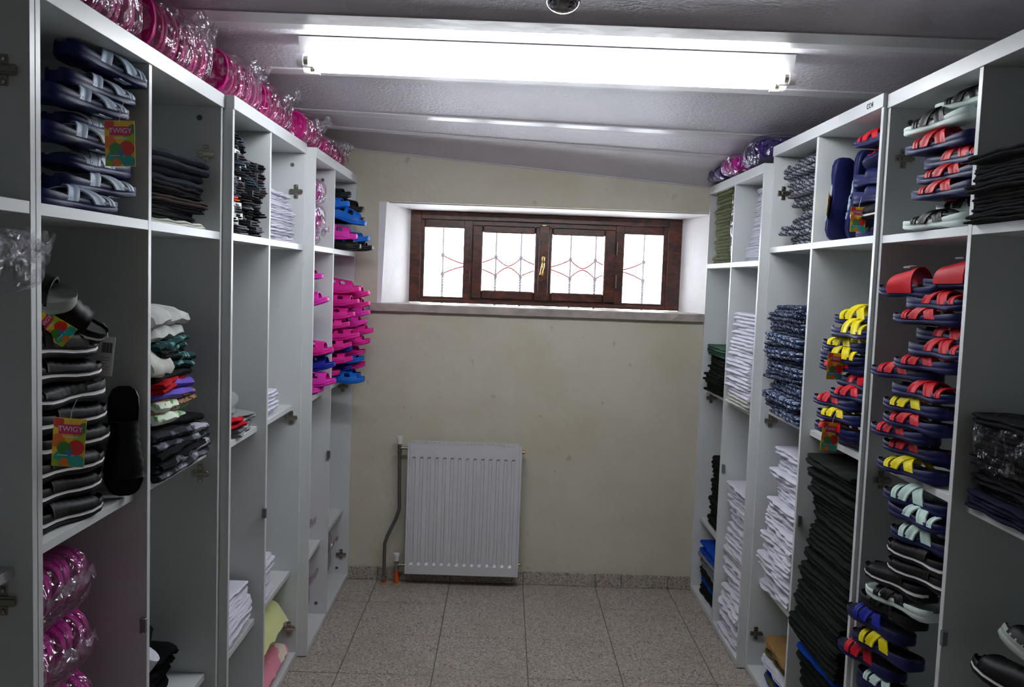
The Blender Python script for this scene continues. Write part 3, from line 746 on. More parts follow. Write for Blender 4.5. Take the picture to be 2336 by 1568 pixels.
def along_y(kind, sole, strap, x, yfar, z, label, group=None, toe_far=True, pitch=0.0, yaw=0.0, roll=0.0, tall=False, lean_out=.18):
    """slipper lying along the cabinet front; yfar is its far end"""
    sd = 1 if x > 0 else -1; a = sd * lean_out + yaw
    if toe_far:
        return shoe(kind, sole, strap, (x, yfar, z), (roll, -pitch, PI / 2 + a), label, group, tall)
    return shoe(kind, sole, strap, (x + math.sin(a) * .27, yfar - .27 * math.cos(a), z + math.sin(pitch) * -.27), (roll, pitch, -PI / 2 + a), label, group, tall)
def along_x(kind, sole, strap, side, xtoe, y, z, label, group=None, pitch=0.0, yaw=0.0, roll=0.0, tall=False):
    """toe towards the aisle"""
    rz = 0 if side < 0 else PI
    return shoe(kind, sole, strap, (xtoe, y, z), (roll, -pitch, rz + yaw), label, group, tall)

NAMEC = dict(silver='silver-blue', dblue='blue', dgrey='dark grey')
rsh = random.Random(11)
def shoe_stack(items, xs_, zbase, place, group, step, ybay=0):
    """items listed from the bottom up: (kind, sole, strap, y_far, toe_far, dx[, opts])"""
    n_ = len(items); z = zbase
    for i, it in enumerate(items):
        kind, sole, strap, yf, tf, dx = it[:6]; op = it[6] if len(it) > 6 else {}
        z += op.get('dz', 0)
        st = NAMEC.get(strap, strap)
        what = {'strap': '%s slipper with %s crossed straps' % (sole, st), 'slide': '%s ribbed slide' % st, 'band': '%s slipper with wide %s band' % (sole, st)}[kind]
        if kind == 'slide': what = '%s ribbed slide with %s sole' % (st, 'white-lined' if sole == 'black' else sole)
        sd = 1 if xs_ > 0 else -1; xx = xs_ + sd * abs(dx) if dx > 0 or sd < 0 else xs_ + dx
        lim = ybay + .285
        if yf < lim: xx *= lim / yf; yf = lim
        along_y(kind, sole, strap, xx, yf, z, '%s, %s in %s' % (what, nth(n_ - i), place), group, tf, op.get('pitch', rsh.uniform(-.02, .02)), op.get('yaw', rsh.uniform(-.05, .05)), op.get('roll', 0), op.get('tall', False))
        z += op.get('step', step)
    return z

# left, nearest cabinet, upper shelf: navy slippers with silver straps
shoe_stack([
    ('strap', 'navy', 'silver', 2.034, True, 0),
    ('strap', 'navy', 'silver', 2.153, True, -.008),
    ('strap', 'navy', 'silver', 2.165, False, -.02),
    ('strap', 'navy', 'silver', 2.072, True, 0),
    ('strap', 'navy', 'silver', 2.185, False, -.03, dict(step=.035)),
    ('strap', 'navy', 'silver', 2.095, True, .0),
    ('strap', 'navy', 'silver', 2.177, True, -.02),
    ('strap', 'navy', 'silver', 2.202, True, 0, dict(tall=True, pitch=-.10)),
], XA - .036, 1.8130, 'nearest left cabinet, upper shelf', 'navy slippers with silver straps', .046, 1.68)
# second row of the same pairs, nearer end of the bay
shoe_stack([('strap', 'navy', 'silver', 1.955, False, 0, dict(yaw=.05)) for _ in range(7)], XA - .20, 1.8130, 'back row, nearest left cabinet', 'navy slippers in the back row', .046, 1.68)

# left, nearest cabinet, middle shelf: black slides
shoe_stack([('slide', 'black', 'black', y_, tf, dx, dict(op)) for y_, tf, dx, op in (
    (2.014, True, 0, {}), (2.03, True, -.01, {}), (2.023, True, .0, {}), (2.069, True, -.01, {}),
    (2.055, True, -.01, {}), (2.037, False, 0, {}), (2.012, True, 0, {}), (1.99, True, 0, dict(tall=True, pitch=-.03)))],
    XA - .060, 1.1255, 'nearest left cabinet, middle shelf', 'black slides with white-lined soles', .052, 1.68)
shoe_stack([('slide', 'black', 'black', 1.93, True, 0, {}) for _ in range(7)], XA - .225, 1.1255, 'back row, nearest left middle shelf', 'black slides in the back row', .05, 1.68)
# slides standing on end against the divider
shoe('slide', 'black', 'black', (XA - .042, 2.135, 1.130), (0, PI / 2 - .10, -PI / 2 + .45), 'black slide standing on its toe beside the stacked black slides', tall=True)
shoe('slide', 'black', 'black', (XA - .145, 2.14, 1.130), (0, PI / 2 - .08, -PI / 2 + .25), 'black slide on end behind the other upright black slide')
shoe('slide', 'black', 'black', (-0.921, 1.97, 1.515), (.3, .55, .5), 'black slide tilted toe down above the stacked black slides', tall=True)
shoe('slide', 'grey', 'black', (-0.918, 1.86, 1.60), (.5, .15, .25), 'black slide with grey sole lying highest on the black stack', tall=True)

# left far cabinet: clogs, toes out over the shelf edge
def clogs(rows, side, place, group):
    n_ = len(rows)
    for i, (c_, xt, y_, z_, pt, yw, tall) in enumerate(rows):
        along_x('clog', c_, c_, side, xt, y_, z_, '%s clog, %s in %s' % (dict(blue='blue', dblue='dark blue', pink='pink', magenta='magenta', black='black')[c_], nth(n_ - i), place), group, pt, yw, 0, tall)
C2 = [('blue', -0.712, 4.45, 1.136, .02, .1), ('blue', -0.759, 4.60, 1.14, .0, -.1), ('pink', -0.826, 4.38, 1.176, 0, .1), ('dblue', -0.786, 4.50, 1.19, .1, 0),
      ('pink', -0.732, 4.60, 1.20, .1, .1), ('blue', -0.731, 4.55, 1.235, .12, 0), ('pink', -0.761, 4.38, 1.25, .12, .1), ('pink', -0.73, 4.56, 1.27, .1, 0),
      ('dblue', -0.771, 4.42, 1.295, .1, .05), ('pink', -0.763, 4.36, 1.325, .2, .1), ('pink', -0.697, 4.52, 1.33, .08, .05), ('pink', -0.726, 4.36, 1.372, .12, 0),
      ('pink', -0.683, 4.52, 1.385, .05, 0), ('pink', -0.776, 4.36, 1.425, .1, .1), ('magenta', -0.711, 4.50, 1.435, .2, 0), ('magenta', -0.701, 4.52, 1.48, .1, 0),
      ('pink', -0.751, 4.36, 1.475, .1, .1), ('pink', -0.705, 4.54, 1.525, .12, 0), ('pink', -0.736, 4.38, 1.54, .1, 0), ('pink', -0.704, 4.52, 1.58, .15, 0), ('pink', -0.735, 4.40, 1.60, .05, .1)]
C2 = [(c_, x, y_, z_, pt, yw, i in (19, 20)) for i, (c_, x, y_, z_, pt, yw) in enumerate(C2)]
clogs(C2, -1, 'far left cabinet, end bay', 'pink and blue clogs in the end bay')
C1 = [('magenta', -0.83, 4.0, 1.138, 0, 0, False), ('magenta', -0.771, 4.0, 1.180, .12, 0, True), ('dblue', -0.778, 4.02, 1.255, .15, 0, True), ('blue', -0.794, 4.06, 1.315, .15, .1, False),
      ('pink', -0.781, 3.98, 1.325, .10, 0, True)]
clogs(C1, -1, 'far left cabinet, first bay', 'clogs in the first bay of the far cabinet')
along_x('clog', 'magenta', 'magenta', -1, -0.802, 3.96, 1.558, 'magenta clog wedged high in the first bay of the far cabinet', None, .2, 0, 0, True)
along_x('clog', 'magenta', 'magenta', -1, -0.848, 4.03, 1.661, 'magenta clog above the wedged one in the far cabinet', None, .0, 0, 0, False)
C3 = [('black', -0.694, 4.52, 1.8135, .0, 0, False), ('black', -0.734, 4.38, 1.8135, 0, .1, False), ('magenta', -0.75, 4.36, 1.862, .0, .1, True), ('blue', -0.715, 4.54, 1.862, .1, .1, False), ('blue', -0.722, 4.42, 1.93, -.25, .1, True),
      ('black', -0.743, 4.52, 1.955, .05, 0, False), ('black', -0.748, 4.53, 2.01, .0, 0, True), ('blue', -0.794, 4.38, 2.025, .1, 0, False), ('black', -0.795, 4.42, 2.075, .1, 0, False)]
clogs(C3, -1, 'far left cabinet, top shelf', 'clogs on the top shelf of the far cabinet')

# right, nearest cabinet, middle shelf: red and yellow straps on navy soles
N1 = [('strap', 'navy', 'yellow', 2.542, True, .0), ('strap', 'navy', 'red', 2.389, False, .055, dict(step=.012)), ('strap', 'navy', 'red', 2.558, True, .02), ('strap', 'navy', 'red', 2.588, True, -.005),
      ('strap', 'navy', 'red', 2.521, True, 0), ('strap', 'navy', 'yellow', 2.531, True, 0), ('strap', 'navy', 'red', 2.489, False, .0), ('strap', 'navy', 'red', 2.621, True, -.004, dict(step=.036)),
      ('strap', 'navy', 'red', 2.5, True, .01), ('strap', 'navy', 'red', 2.403, False, .0), ('strap', 'navy', 'red', 2.451, False, .04), ('strap', 'navy', 'red', 2.505, True, 0),
      ('strap', 'navy', 'red', 2.477, False, .02, dict(step=.04)), ('band', 'navy', 'red', 2.606, True, .0, dict(tall=True, roll=-.18, step=.018)), ('band', 'navy', 'red', 2.404, True, .03, dict(tall=True))]
shoe_stack(N1, XN + .012, 1.1805, 'nearest right cabinet, middle shelf', 'strap slippers on the near right middle shelf', .0425, 2.148)
# top shelf
N1t = [('strap', 'pale', 'black', 2.478, True, 0, dict(step=.044)), ('strap', 'pale', 'black', 2.337, True, .02, dict(step=.036)), ('strap', 'navy', 'red', 2.439, True, 0), ('strap', 'navy', 'red', 2.438, True, .01),
       ('strap', 'navy', 'red', 2.388, False, 0), ('strap', 'navy', 'red', 2.498, True, 0, dict(tall=True, step=.055, pitch=-.02)), ('strap', 'pale', 'black', 2.513, True, 0, dict(pitch=-.05, step=.052, tall=True)), ('strap', 'pale', 'black', 2.384, True, .02, dict(pitch=-.04))]
shoe_stack(N1t, XN + .012, 1.8705, 'nearest right cabinet, upper shelf', 'slippers on the near right upper shelf', .043, 2.148)
# lower part
N1b = [('strap', 'pale', 'black', 2.60, True, 0), ('strap', 'navy', 'red', 2.62, False, .01), ('strap', 'navy', 'white', 2.58, True, 0), ('strap', 'navy', 'red', 2.672, True, -.03, dict(tall=True, step=.062)),
       ('strap', 'navy', 'yellow', 2.596, True, -.02, dict(tall=True, step=.062)), ('strap', 'navy', 'dblue', 2.641, True, -.02, dict(tall=True, step=.060)), ('strap', 'black', 'black', 2.595, True, .0, dict(step=.048)),
       ('strap', 'pale', 'black', 2.522, True, -.02, dict(step=.050)), ('slide', 'black', 'black', 2.536, True, -.02, dict(step=.052)), ('slide', 'black', 'black', 2.414, True, -.01, dict(step=.05)),
       ('slide', 'black', 'black', 2.441, True, 0, dict(step=.05)), ('strap', 'navy', 'white', 2.43, True, 0, dict(tall=True, step=.055)), ('strap', 'navy', 'white', 2.459, False, 0, dict(step=.04)), ('strap', 'navy', 'white', 2.493, True, 0, dict(tall=True))]
shoe_stack(N1b, XN + .012, .4305, 'nearest right cabinet, lower part', 'slippers in the near right lower part', .048, 2.148)

# right, middle cabinet, middle shelf
M2 = [('strap', 'navy', 'red', 2.827, False, .0, dict(step=.035)), ('strap', 'navy', 'red', 3.034, True, .0), ('strap', 'navy', 'yellow', 3.02, True, 0, dict(step=.046)), ('strap', 'navy', 'red', 3.06, True, 0, dict(step=.035)),
      ('strap', 'navy', 'red', 2.94, True, .01, dict(step=.044)), ('strap', 'navy', 'red', 2.869, False, .0), ('strap', 'navy', 'red', 3.032, True, 0, dict(step=.036)), ('strap', 'navy', 'yellow', 3.035, False, .0, dict(tall=True, step=.038)),
      ('strap', 'navy', 'yellow', 3.039, True, .01), ('strap', 'navy', 'yellow', 2.944, False, .0, dict(tall=True, step=.045)), ('strap', 'navy', 'yellow', 2.975, True, .02, dict(tall=True))]
shoe_stack(M2, XM + .012, 1.1755, 'middle right cabinet, second bay', 'strap slippers in the middle right cabinet', .044, 2.674)
# upper shelf: navy soles stand against the panel, small pairs lie in front
shoe('strap', 'navy', 'silver', (XM + .125, 3.075, 1.876), (0, PI / 2 - .10, PI / 2 + .22), 'navy slipper on end showing its sole, middle right cabinet upper shelf').scale = (1.17, 1.2, 1)
shoe('strap', 'navy', 'silver', (XM + .075, 3.135, 1.876), (0, PI / 2 - .05, PI / 2 + .1), 'navy slipper on end behind another upright navy slipper').scale = (1.1, 1.1, 1)
shoe_stack([('slide', 'navy', 'black', 2.93, True, 0), ('slide', 'black', 'black', 2.96, True, -.01), ('slide', 'navy', 'navy', 2.98, False, 0), ('slide', 'navy', 'navy', 2.99, False, 0)], XM + .07, 1.8725, 'middle right cabinet, upper shelf', 'slides on the middle right upper shelf', .058, 2.674)
shoe('strap', 'navy', 'red', (XM + .10, 2.99, 2.10), (.6, .2, PI / 2), 'red strap slipper tilted beneath the middle right cabinet top', tall=True)
shoe('strap', 'navy', 'red', (XM + .07, 2.98, 2.175), (0, .0, PI / 2 + .05), 'red strap slipper touching the middle right cabinet top')

# black slides in the near right cabinet, second bay
shoe('slide', 'black', 'black', (XN + .06, 2.07, .78), (.2, -.1, PI / 2 + .2), 'black slide lying lowest at the right edge of the photo', tall=True)
shoe('slide', 'grey', 'black', (XN + .16, 2.08, .69), (-.9, -.35, PI / 2 + .5), 'black slide with grey sole turned on its side, near right cabinet', tall=True)
shoe('slide', 'grey', 'black', (XN + .08, 2.01, .885), (.5, -.2, PI / 2 + .1), 'black slide with pale rim highest at the right edge', tall=True)
shoe_stack([('slide', 'black', 'black', 2.07, True, 0)] * 5, XN + .13, .4305, 'near right cabinet second bay', 'black slides under the tilted ones', .05)

# ---------------------------------------------------------------- folded clothes
def noise1(rng, k=3):
    cs = [(rng.uniform(4, 30), rng.uniform(0, 6.28), rng.uniform(.3, 1) / (i + 1)) for i in range(k)]
    return lambda t: sum(a * math.sin(f * t + p) for f, p, a in cs) / 1.8
GCACHE = {}
def garment_mesh(w, d, t, layers, amp, seed, m_):
    """folded cloth: origin at the middle of the folded front edge (x=0), body towards -x"""
    key = (round(w, 3), round(d, 3), round(t, 4), layers, amp, seed)
    if key + (m_.name,) in GCACHE: return GCACHE[key + (m_.name,)]
    if key in GCACHE:
        me = GCACHE[key].copy(); me.materials.clear(); me.materials.append(m_); GCACHE[key + (m_.name,)] = me; return me
    rng = random.Random(seed * 77 + 5); V = []; F = []; ny_ = 14; tl = t / layers
    for l in range(layers):
        nf, nzv, nzx, ns = noise1(rng), noise1(rng), noise1(rng), noise1(rng)
        back = rng.uniform(-.02, .0); fx_ = rng.uniform(-.006, .004) if layers > 1 else 0
        base = len(V)
        for j in range(ny_ + 1):
            s = j / ny_; y = (s - .5) * w; ed = min(1, min(s, 1 - s) * 9 + .25)
            fx = fx_ + amp * 1.5 * nf(y * 3) - .010 * (1 - ed); th = tl * (.80 + .20 * ed) * (1 + .25 * ns(y * 2))
            zb_ = l * tl + amp * .9 * nzv(y * 2.2)
            r_ = th * .5
            sec = [(-d - back, 0), (-d * .66, 0), (-d * .33, 0), (-r_ * 1.6, .02), (-r_ * .55, .10), (-.0, .5), (-r_ * .55, .90), (-r_ * 1.6, .98), (-d * .33, .95), (-d * .66, .97), (-d - back, .97)]
            for a, b in sec:
                zz = zb_ * (1 if a > -d * .5 else .5) + b * th + (amp * .6 * nzx(a * 8 + y * 3) if a < -.02 else 0)
                V.append((a + fx * (1 + a / d), y + amp * .8 * nzx(a * 9 + l), max(zz, .0003)))
        q_ = 11
        for j in range(ny_):
            for k in range(q_): F.append((base + j * q_ + k, base + j * q_ + (k + 1) % q_, base + (j + 1) * q_ + (k + 1) % q_, base + (j + 1) * q_ + k))
        F.append(tuple(base + k for k in range(q_))); F.append(tuple(base + ny_ * q_ + k for k in range(q_))[::-1])
    me = mesh('folded_cloth', V, F, m_, True, None, 60)
    bm = bmesh.new(); bm.from_mesh(me); bmesh.ops.recalc_face_normals(bm, faces=bm.faces); bm.to_mesh(me); bm.free()
    GCACHE[key] = me; GCACHE[key + (m_.name,)] = me
    return me

def cloth(nm, rgb, var=.10, rough=.92):
    return mat('cloth_' + nm, rgb, rough, var=var, vscale=40, bump=.5, bscale=260, spec=.12, sheen=0)
white_c = cloth('white', (212, 212, 224), .04); black_c = cloth('black', (14, 15, 18)); green_c = cloth('dark_green', (20, 27, 21)); olive_c = cloth('olive', (88, 92, 64), .25)
jean_c = cloth('dark_denim', (26, 32, 42), .2); grey_c = cloth('light_grey', (178, 180, 178)); blue_c = cloth('blue', (16, 66, 168)); red_c = cloth('red', (170, 16, 30)); navy_c = cloth('navy', (18, 22, 46))
purple_c = cloth('purple', (102, 84, 178)); cream_c = cloth('off_white', (190, 192, 184)); mid_grey = cloth('mid_grey', (118, 120, 128)); khaki_c = cloth('khaki', (150, 118, 74)); grass_c = cloth('sage_green', (60, 92, 74), .1)
khaki2_c = cloth('olive_khaki', (92, 90, 52)); brown_c = cloth('brown', (58, 44, 42)); pinkc = cloth('pink', (226, 120, 160))
plaid_g = mat_pattern('grey_plaid', 'plaid', (30, 32, 40), (176, 178, 188), (92, 96, 106), 80)
plaid_n = mat_pattern('navy_plaid', 'plaid', (24, 32, 60), (170, 178, 190), (52, 70, 108), 80)
spk = mat_pattern('speckled_navy', 'speckle', (24, 30, 52), (160, 170, 186), (40, 60, 100), 60)
camo = mat_pattern('grey_camouflage', 'camo', (34, 36, 42), (92, 96, 106), (160, 162, 172), 36)
leo = mat_pattern('leopard_print', 'leopard', (150, 120, 88), (50, 36, 28), None, 60)
flor = mat_pattern('green_floral_print', 'floral', (216, 226, 210), (110, 176, 92), None, 60)
teal = mat_pattern('teal_print', 'floral', (20, 52, 56), (96, 150, 140), None, 90)
knit = mat_pattern('grey_knit', 'knit', (150, 154, 156), (98, 102, 104), None, 60)
fleece = mat_pattern('yellow_fleece', 'floral', (216, 220, 158), (230, 228, 196), None, 14)

def clothes(x, side, y0, y1, zbase, ztop, items, place, group, noun='folded cloth', cat='cloth', jit=.008, amp=.002, layers=2, d=.24, lean=None, tilt=0.0, wj=.02, yawj=.05, rollj=.0, cols=None):
    """items from the bottom up: list of (material, colour word)"""
    n_ = len(items); wts = [it[2] if len(it) > 2 else 1 for it in items]; tt_ = (ztop - zbase) / sum(wts); zc_ = zbase; rng = random.Random(int(abs(x) * 1000 + zbase * 777 + y0 * 31))
    rows = 1
    for i, it in enumerate(items):
        m_, cw = it[:2]; t = tt_ * wts[i]
        w = (y1 - y0) * (1 - rng.uniform(0, wj)); me = garment_mesh(round(y1 - y0, 2), d, round(t * 1.12, 4), layers, amp, rng.randint(1, 5), m_)
        lx = lean(i / max(1, n_ - 1)) if lean else 0
        xx = x + side * (rng.uniform(0, jit * 2) - jit) - side * lx
        yy = (y0 + y1) / 2 + rng.uniform(-1, 1) * wj * .3
        obj(noun.replace(' ', '_'), me, None, (xx, yy, zc_), (rng.uniform(-rollj, rollj), tilt + rng.uniform(-rollj, rollj) * .5, (PI if side > 0 else 0) + rng.uniform(-yawj, yawj)),
            '%s %s, %s in stack, %s' % (cw, noun, nth(n_ - i), place) if n_ > 1 else '%s %s, %s' % (cw, noun, place), cat, group)
        zc_ += t
wav = lambda a, f, p=0: (lambda s: a * math.sin(f * s + p))
def rep(m_, cw, n_): return [(m_, cw)] * n_

# left cabinets
clothes(XA - .035, -1, 2.27, 2.66, 1.813, 2.011, rep(cream_c, 'off-white', 1) + rep(black_c, 'black', 3) + rep(brown_c, 'dark brown', 1) + rep(black_c, 'black', 1) + [(black_c, 'black', 1.2), (jean_c, 'dark denim', 3), (jean_c, 'dark denim', 2.6)], 'nearest left cabinet, upper shelf', 'dark trousers on the upper shelf', 'folded trousers', 'trousers', jit=.014, amp=.003, layers=2, yawj=.08)
zt_ = 1.1255
messy = [(camo, 'grey camouflage', .040), (black_c, 'black', .04), (camo, 'dark camouflage', .045), (black_c, 'plain black', .04), (flor, 'green and white print', .055), (leo, 'leopard print', .035), (purple_c, 'purple', .045), (red_c, 'red', .025),
         (green_c, 'dark green', .04), (teal, 'teal print', .035), (black_c, 'thin black', .02), (teal, 'patterned teal', .03)]
rm = random.Random(21)
for i, (m_, cw, t_) in enumerate(messy):
    dd = .03 - .004 * i + rm.uniform(-.012, .012)
    me = garment_mesh(.36 if i < 4 else .27, .24, t_ * 1.25, 2, .006, 10 + i, m_)
    obj('folded_garment', me, None, (XA - .02 + (0.02 if i < 3 else .0) , 2.47 - (0 if i < 3 else .02 + .003 * i), zt_), (rm.uniform(-.1, .1), rm.uniform(-.06, .06), rm.uniform(-.2, .2)),
        '%s garment in the untidy pile, nearest left cabinet' % cw, 'garment', 'untidy pile of coloured garments')
    zt_ += t_ * .80
obj('folded_sweater', garment_mesh(.32, .24, .085, 2, .009, 40, grey_c), None, (XA - .035, 2.40, zt_ + .005), (.0, .28, .1), 'light grey sweater draped on top of the coloured pile', 'sweater')
obj('folded_sweater', garment_mesh(.16, .13, .05, 2, .006, 41, cream_c), None, (XA - .035, 2.285, zt_ - .085), (.0, 1.05, .05), 'off-white sweater hanging down beside the coloured pile', 'sweater')
clothes(XB - .03, -1, 3.26, 3.63, 1.813, 2.008, rep(white_c, 'white', 14), 'middle left cabinet, upper shelf', 'white vests on the upper shelf', 'folded vest', 'vest', jit=.010, amp=.003, layers=2, lean=wav(.012, 5))
clothes(XB - .05, -1, 3.27, 3.52, 1.1255, 1.219, rep(white_c, 'white', 6), 'middle left cabinet, middle shelf', 'white shirts on the middle shelf', 'folded shirt', 'shirt', jit=.012, amp=.002)
obj('folded_beanie', garment_mesh(.28, .2, .03, 2, .006, 50, navy_c), None, (XB - .045, 2.92, 1.127), (0, 0, .1), 'navy cloth lying flat under the grey knit, middle left cabinet', 'cloth')
obj('folded_cloth', garment_mesh(.2, .2, .035, 2, .007, 51, red_c), None, (XB - .028, 2.87, 1.162), (0, 0, -.2), 'red cloth tucked beside the grey knit hats', 'cloth')
obj('knit_hat', garment_mesh(.24, .2, .03, 2, .008, 52, knit), None, (XB - .03, 3.04, 1.127), (0, 0, .15), 'grey knit hat lying flat on the shelf by the hinge', 'hat')
obj('knit_hat', garment_mesh(.22, .2, .03, 2, .008, 53, knit), None, (XB - .035, 3.02, 1.163), (0, .1, -.1), 'grey knit hat lying between two other grey hats', 'hat')
obj('knit_hat', garment_mesh(.18, .14, .05, 2, .010, 54, knit), None, (XB - .07, 2.97, 1.20), (.15, .5, .2), 'grey knit hat peaked on top of the small pile', 'hat')
clothes(XB - .045, -1, 2.82, 3.13, .396, 0.564, rep(white_c, 'white', 12), 'middle left cabinet, lower first bay', 'white shirts on the lower shelf, first bay', 'folded shirt', 'shirt', jit=.014, amp=.004, layers=2, lean=wav(.012, 4), rollj=.05)
obj('folded_cloth', garment_mesh(.2, .2, .03, 1, .006, 55, leo), None, (XB - .06, 2.87, 0.564), (0, 0, .1), 'brown patterned cloth topping the white shirts, middle left cabinet', 'cloth')
clothes(XB - .05, -1, 3.27, 3.49, .396, 0.545, rep(white_c, 'white', 11), 'middle left cabinet, lower second bay', 'white shirts on the lower shelf, second bay', 'folded shirt', 'shirt', jit=.012, amp=.003, layers=2)
# fleece blanket, rounded heap
obj('fleece_blanket', garment_mesh(.42, .34, .08, 1, .006, 61, mat_pattern('pink_fleece', 'floral', (222, 140, 160), (232, 216, 200), None, 20)), None, (XB - .012, 3.44, .031), (0, 0, 0), 'pink edged fleece blanket on the cabinet floor', 'blanket')
obj('fleece_blanket', garment_mesh(.42, .34, .22, 1, .005, 60, fleece), None, (XB - .02, 3.44, .112), (0, .05, 0), 'pale yellow fleece blanket folded over the pink edged one', 'blanket')
# near left lower: white roll and black heap
MB().tube([(XA - .19, 2.33, .45), (XA - .07, 2.36, .62)], [.036, .036], 14).build('rolled_towel', white_c, smooth=True, sharp=60, label='white rolled towel leaning by the black garments', cat='towel')
for i, (dx, dz, t_, rz, ln) in enumerate(((0, .0, .07, .1, 'lowest'), (.02, .07, .07, -.3, 'middle'), (.03, .145, .06, .3, 'topmost'))):
    obj('crumpled_garment', garment_mesh(.30 - .04 * i, .26, t_ * 1.1, 2, .012, 70 + i, black_c), None, (XA - .09 - dx, 2.48, .396 + dz), (.05, 0, rz), 'crumpled black garment, %s of three beside the white roll' % ln, 'garment', 'crumpled black garments')

# right cabinets
clothes(XF + .014, 1, 4.32, 4.66, 1.8165, 2.201, rep(olive_c, 'olive', 22), 'far right cabinet, upper shelf', 'olive garments on the far upper shelf', 'folded garment', 'garment', jit=.007, amp=.002, layers=1)
clothes(XF + .065, 1, 3.80, 4.15, 1.8165, 2.16, rep(white_c, 'white', 20), 'far right cabinet, upper shelf', 'white garments on the far upper shelf', 'folded garment', 'garment', jit=.008, amp=.003, layers=2, lean=wav(.02, 3, 2.0))
clothes(XF + .01, 1, 4.30, 4.66, 1.1405, 1.386, rep(green_c, 'dark green', 14) + rep(grass_c, 'sage green', 4), 'far right cabinet, middle shelf', 'green garments on the far middle shelf', 'folded garment', 'garment', jit=.010, amp=.002, layers=1, lean=wav(.012, 7))
clothes(XF + .0, 1, 3.80, 4.17, 1.1405, 1.576, rep(cream_c, 'off-white', 3) + rep(white_c, 'white', 23), 'far right cabinet, middle shelf', 'white towels on the far middle shelf', 'folded towel', 'towel', jit=.007, amp=.003, layers=1, lean=wav(.012, 5))
clothes(XF + .04, 1, 4.30, 4.62, .4205, 0.789, rep(green_c, 'dark green', 15), 'far right cabinet, lower shelf', 'green garments on the far lower shelf', 'folded garment', 'garment', jit=.007, amp=.002, layers=1, lean=wav(.015, 2, 3.2))
clothes(XF + .03, 1, 4.30, 4.64, .0305, 0.317, rep(green_c, 'dark green', 3) + rep(blue_c, 'blue', 2) + rep(green_c, 'blackish green', 2) + rep(mid_grey, 'grey', 4) + rep(blue_c, 'bright blue', 3), 'far right cabinet, bottom', 'mixed garments on the far bottom panel', 'folded garment', 'garment', jit=.010, amp=.003, layers=1, lean=wav(.01, 3))
clothes(XF + .02, 1, 3.80, 4.16, .4205, 0.762, rep(white_c, 'white', 22), 'far right cabinet, lower shelf', 'white towels on the far lower shelf', 'folded towel', 'towel', jit=.010, amp=.004, layers=1, lean=wav(.022, 3, 3.6), rollj=.02)
clothes(XF + .02, 1, 3.80, 4.16, .0305, .385, rep(white_c, 'white', 14), 'far right cabinet, bottom', 'white towels on the far bottom panel', 'folded towel', 'towel', jit=.014, amp=.006, layers=1, lean=wav(.015, 6), rollj=.03)
clothes(XM + .05, 1, 3.27, 3.66, 1.8725, 2.235, rep(plaid_g, 'grey plaid', 9), 'middle right cabinet, upper shelf', 'plaid pajamas on the upper shelf', 'folded pajamas', 'pajamas', jit=.035, amp=.006, layers=2, rollj=.05, yawj=.14)
clothes(XM - .005, 1, 3.26, 3.66, 1.1755, 1.628, [(plaid_n, 'navy plaid'), (spk, 'speckled navy')] * 7 + rep(spk, 'blue speckled', 1), 'middle right cabinet, middle shelf', 'patterned pajamas on the middle shelf', 'folded pajamas', 'pajamas', jit=.020, amp=.006, layers=2, rollj=.04, yawj=.10)
clothes(XM + .03, 1, 3.26, 3.63, .4255, 1.031, rep(white_c, 'white', 20), 'middle right cabinet, lower shelf', 'white garments on the middle lower shelf', 'folded garment', 'garment', jit=.022, amp=.006, layers=2, lean=wav(.02, 5), rollj=.04, yawj=.10)
clothes(XM + .04, 1, 3.26, 3.60, .0305, 0.217, rep(blue_c, 'blue', 1) + rep(khaki2_c, 'olive', 1) + rep(blue_c, 'bright blue', 2) + rep(white_c, 'white', 3) + rep(khaki2_c, 'olive khaki', 3) + rep(khaki_c, 'tan', 2), 'middle right cabinet, bottom', 'mixed garments on the middle bottom panel', 'folded garment', 'garment', jit=.016, amp=.005, layers=3, rollj=.03)
clothes(XM + .01, 1, 2.72, 3.16, .4255, 1.099, rep(green_c, 'dark green', 38), 'middle right cabinet, second bay', 'dark green garments in the tall stack', 'folded garment', 'garment', jit=.010, amp=.002, layers=1, lean=wav(.028, 5.2, 1.2), rollj=.01)
clothes(XM + .02, 1, 2.72, 3.14, .0305, 0.391, rep(green_c, 'dark green', 10) + rep(blue_c, 'blue', 1), 'middle right cabinet, bottom second bay', 'dark garments on the bottom, second bay', 'folded garment', 'garment', jit=.010, amp=.003, layers=1)
clothes(XN - .022, 1, 1.68, 2.112, 1.8705, 2.031, rep(black_c, 'black', 9), 'nearest right cabinet, upper shelf', 'black trousers on the upper shelf', 'folded trousers', 'trousers', jit=.012, amp=.005, layers=2, yawj=.06)
clothes(XN + .02, 1, 1.68, 2.10, 1.1805, 1.413, rep(navy_c, 'navy', 2) + rep(black_c, 'black', 9), 'nearest right cabinet, middle shelf', 'black garments on the middle shelf', 'folded garment', 'garment', jit=.012, amp=.005, layers=2, yawj=.06)

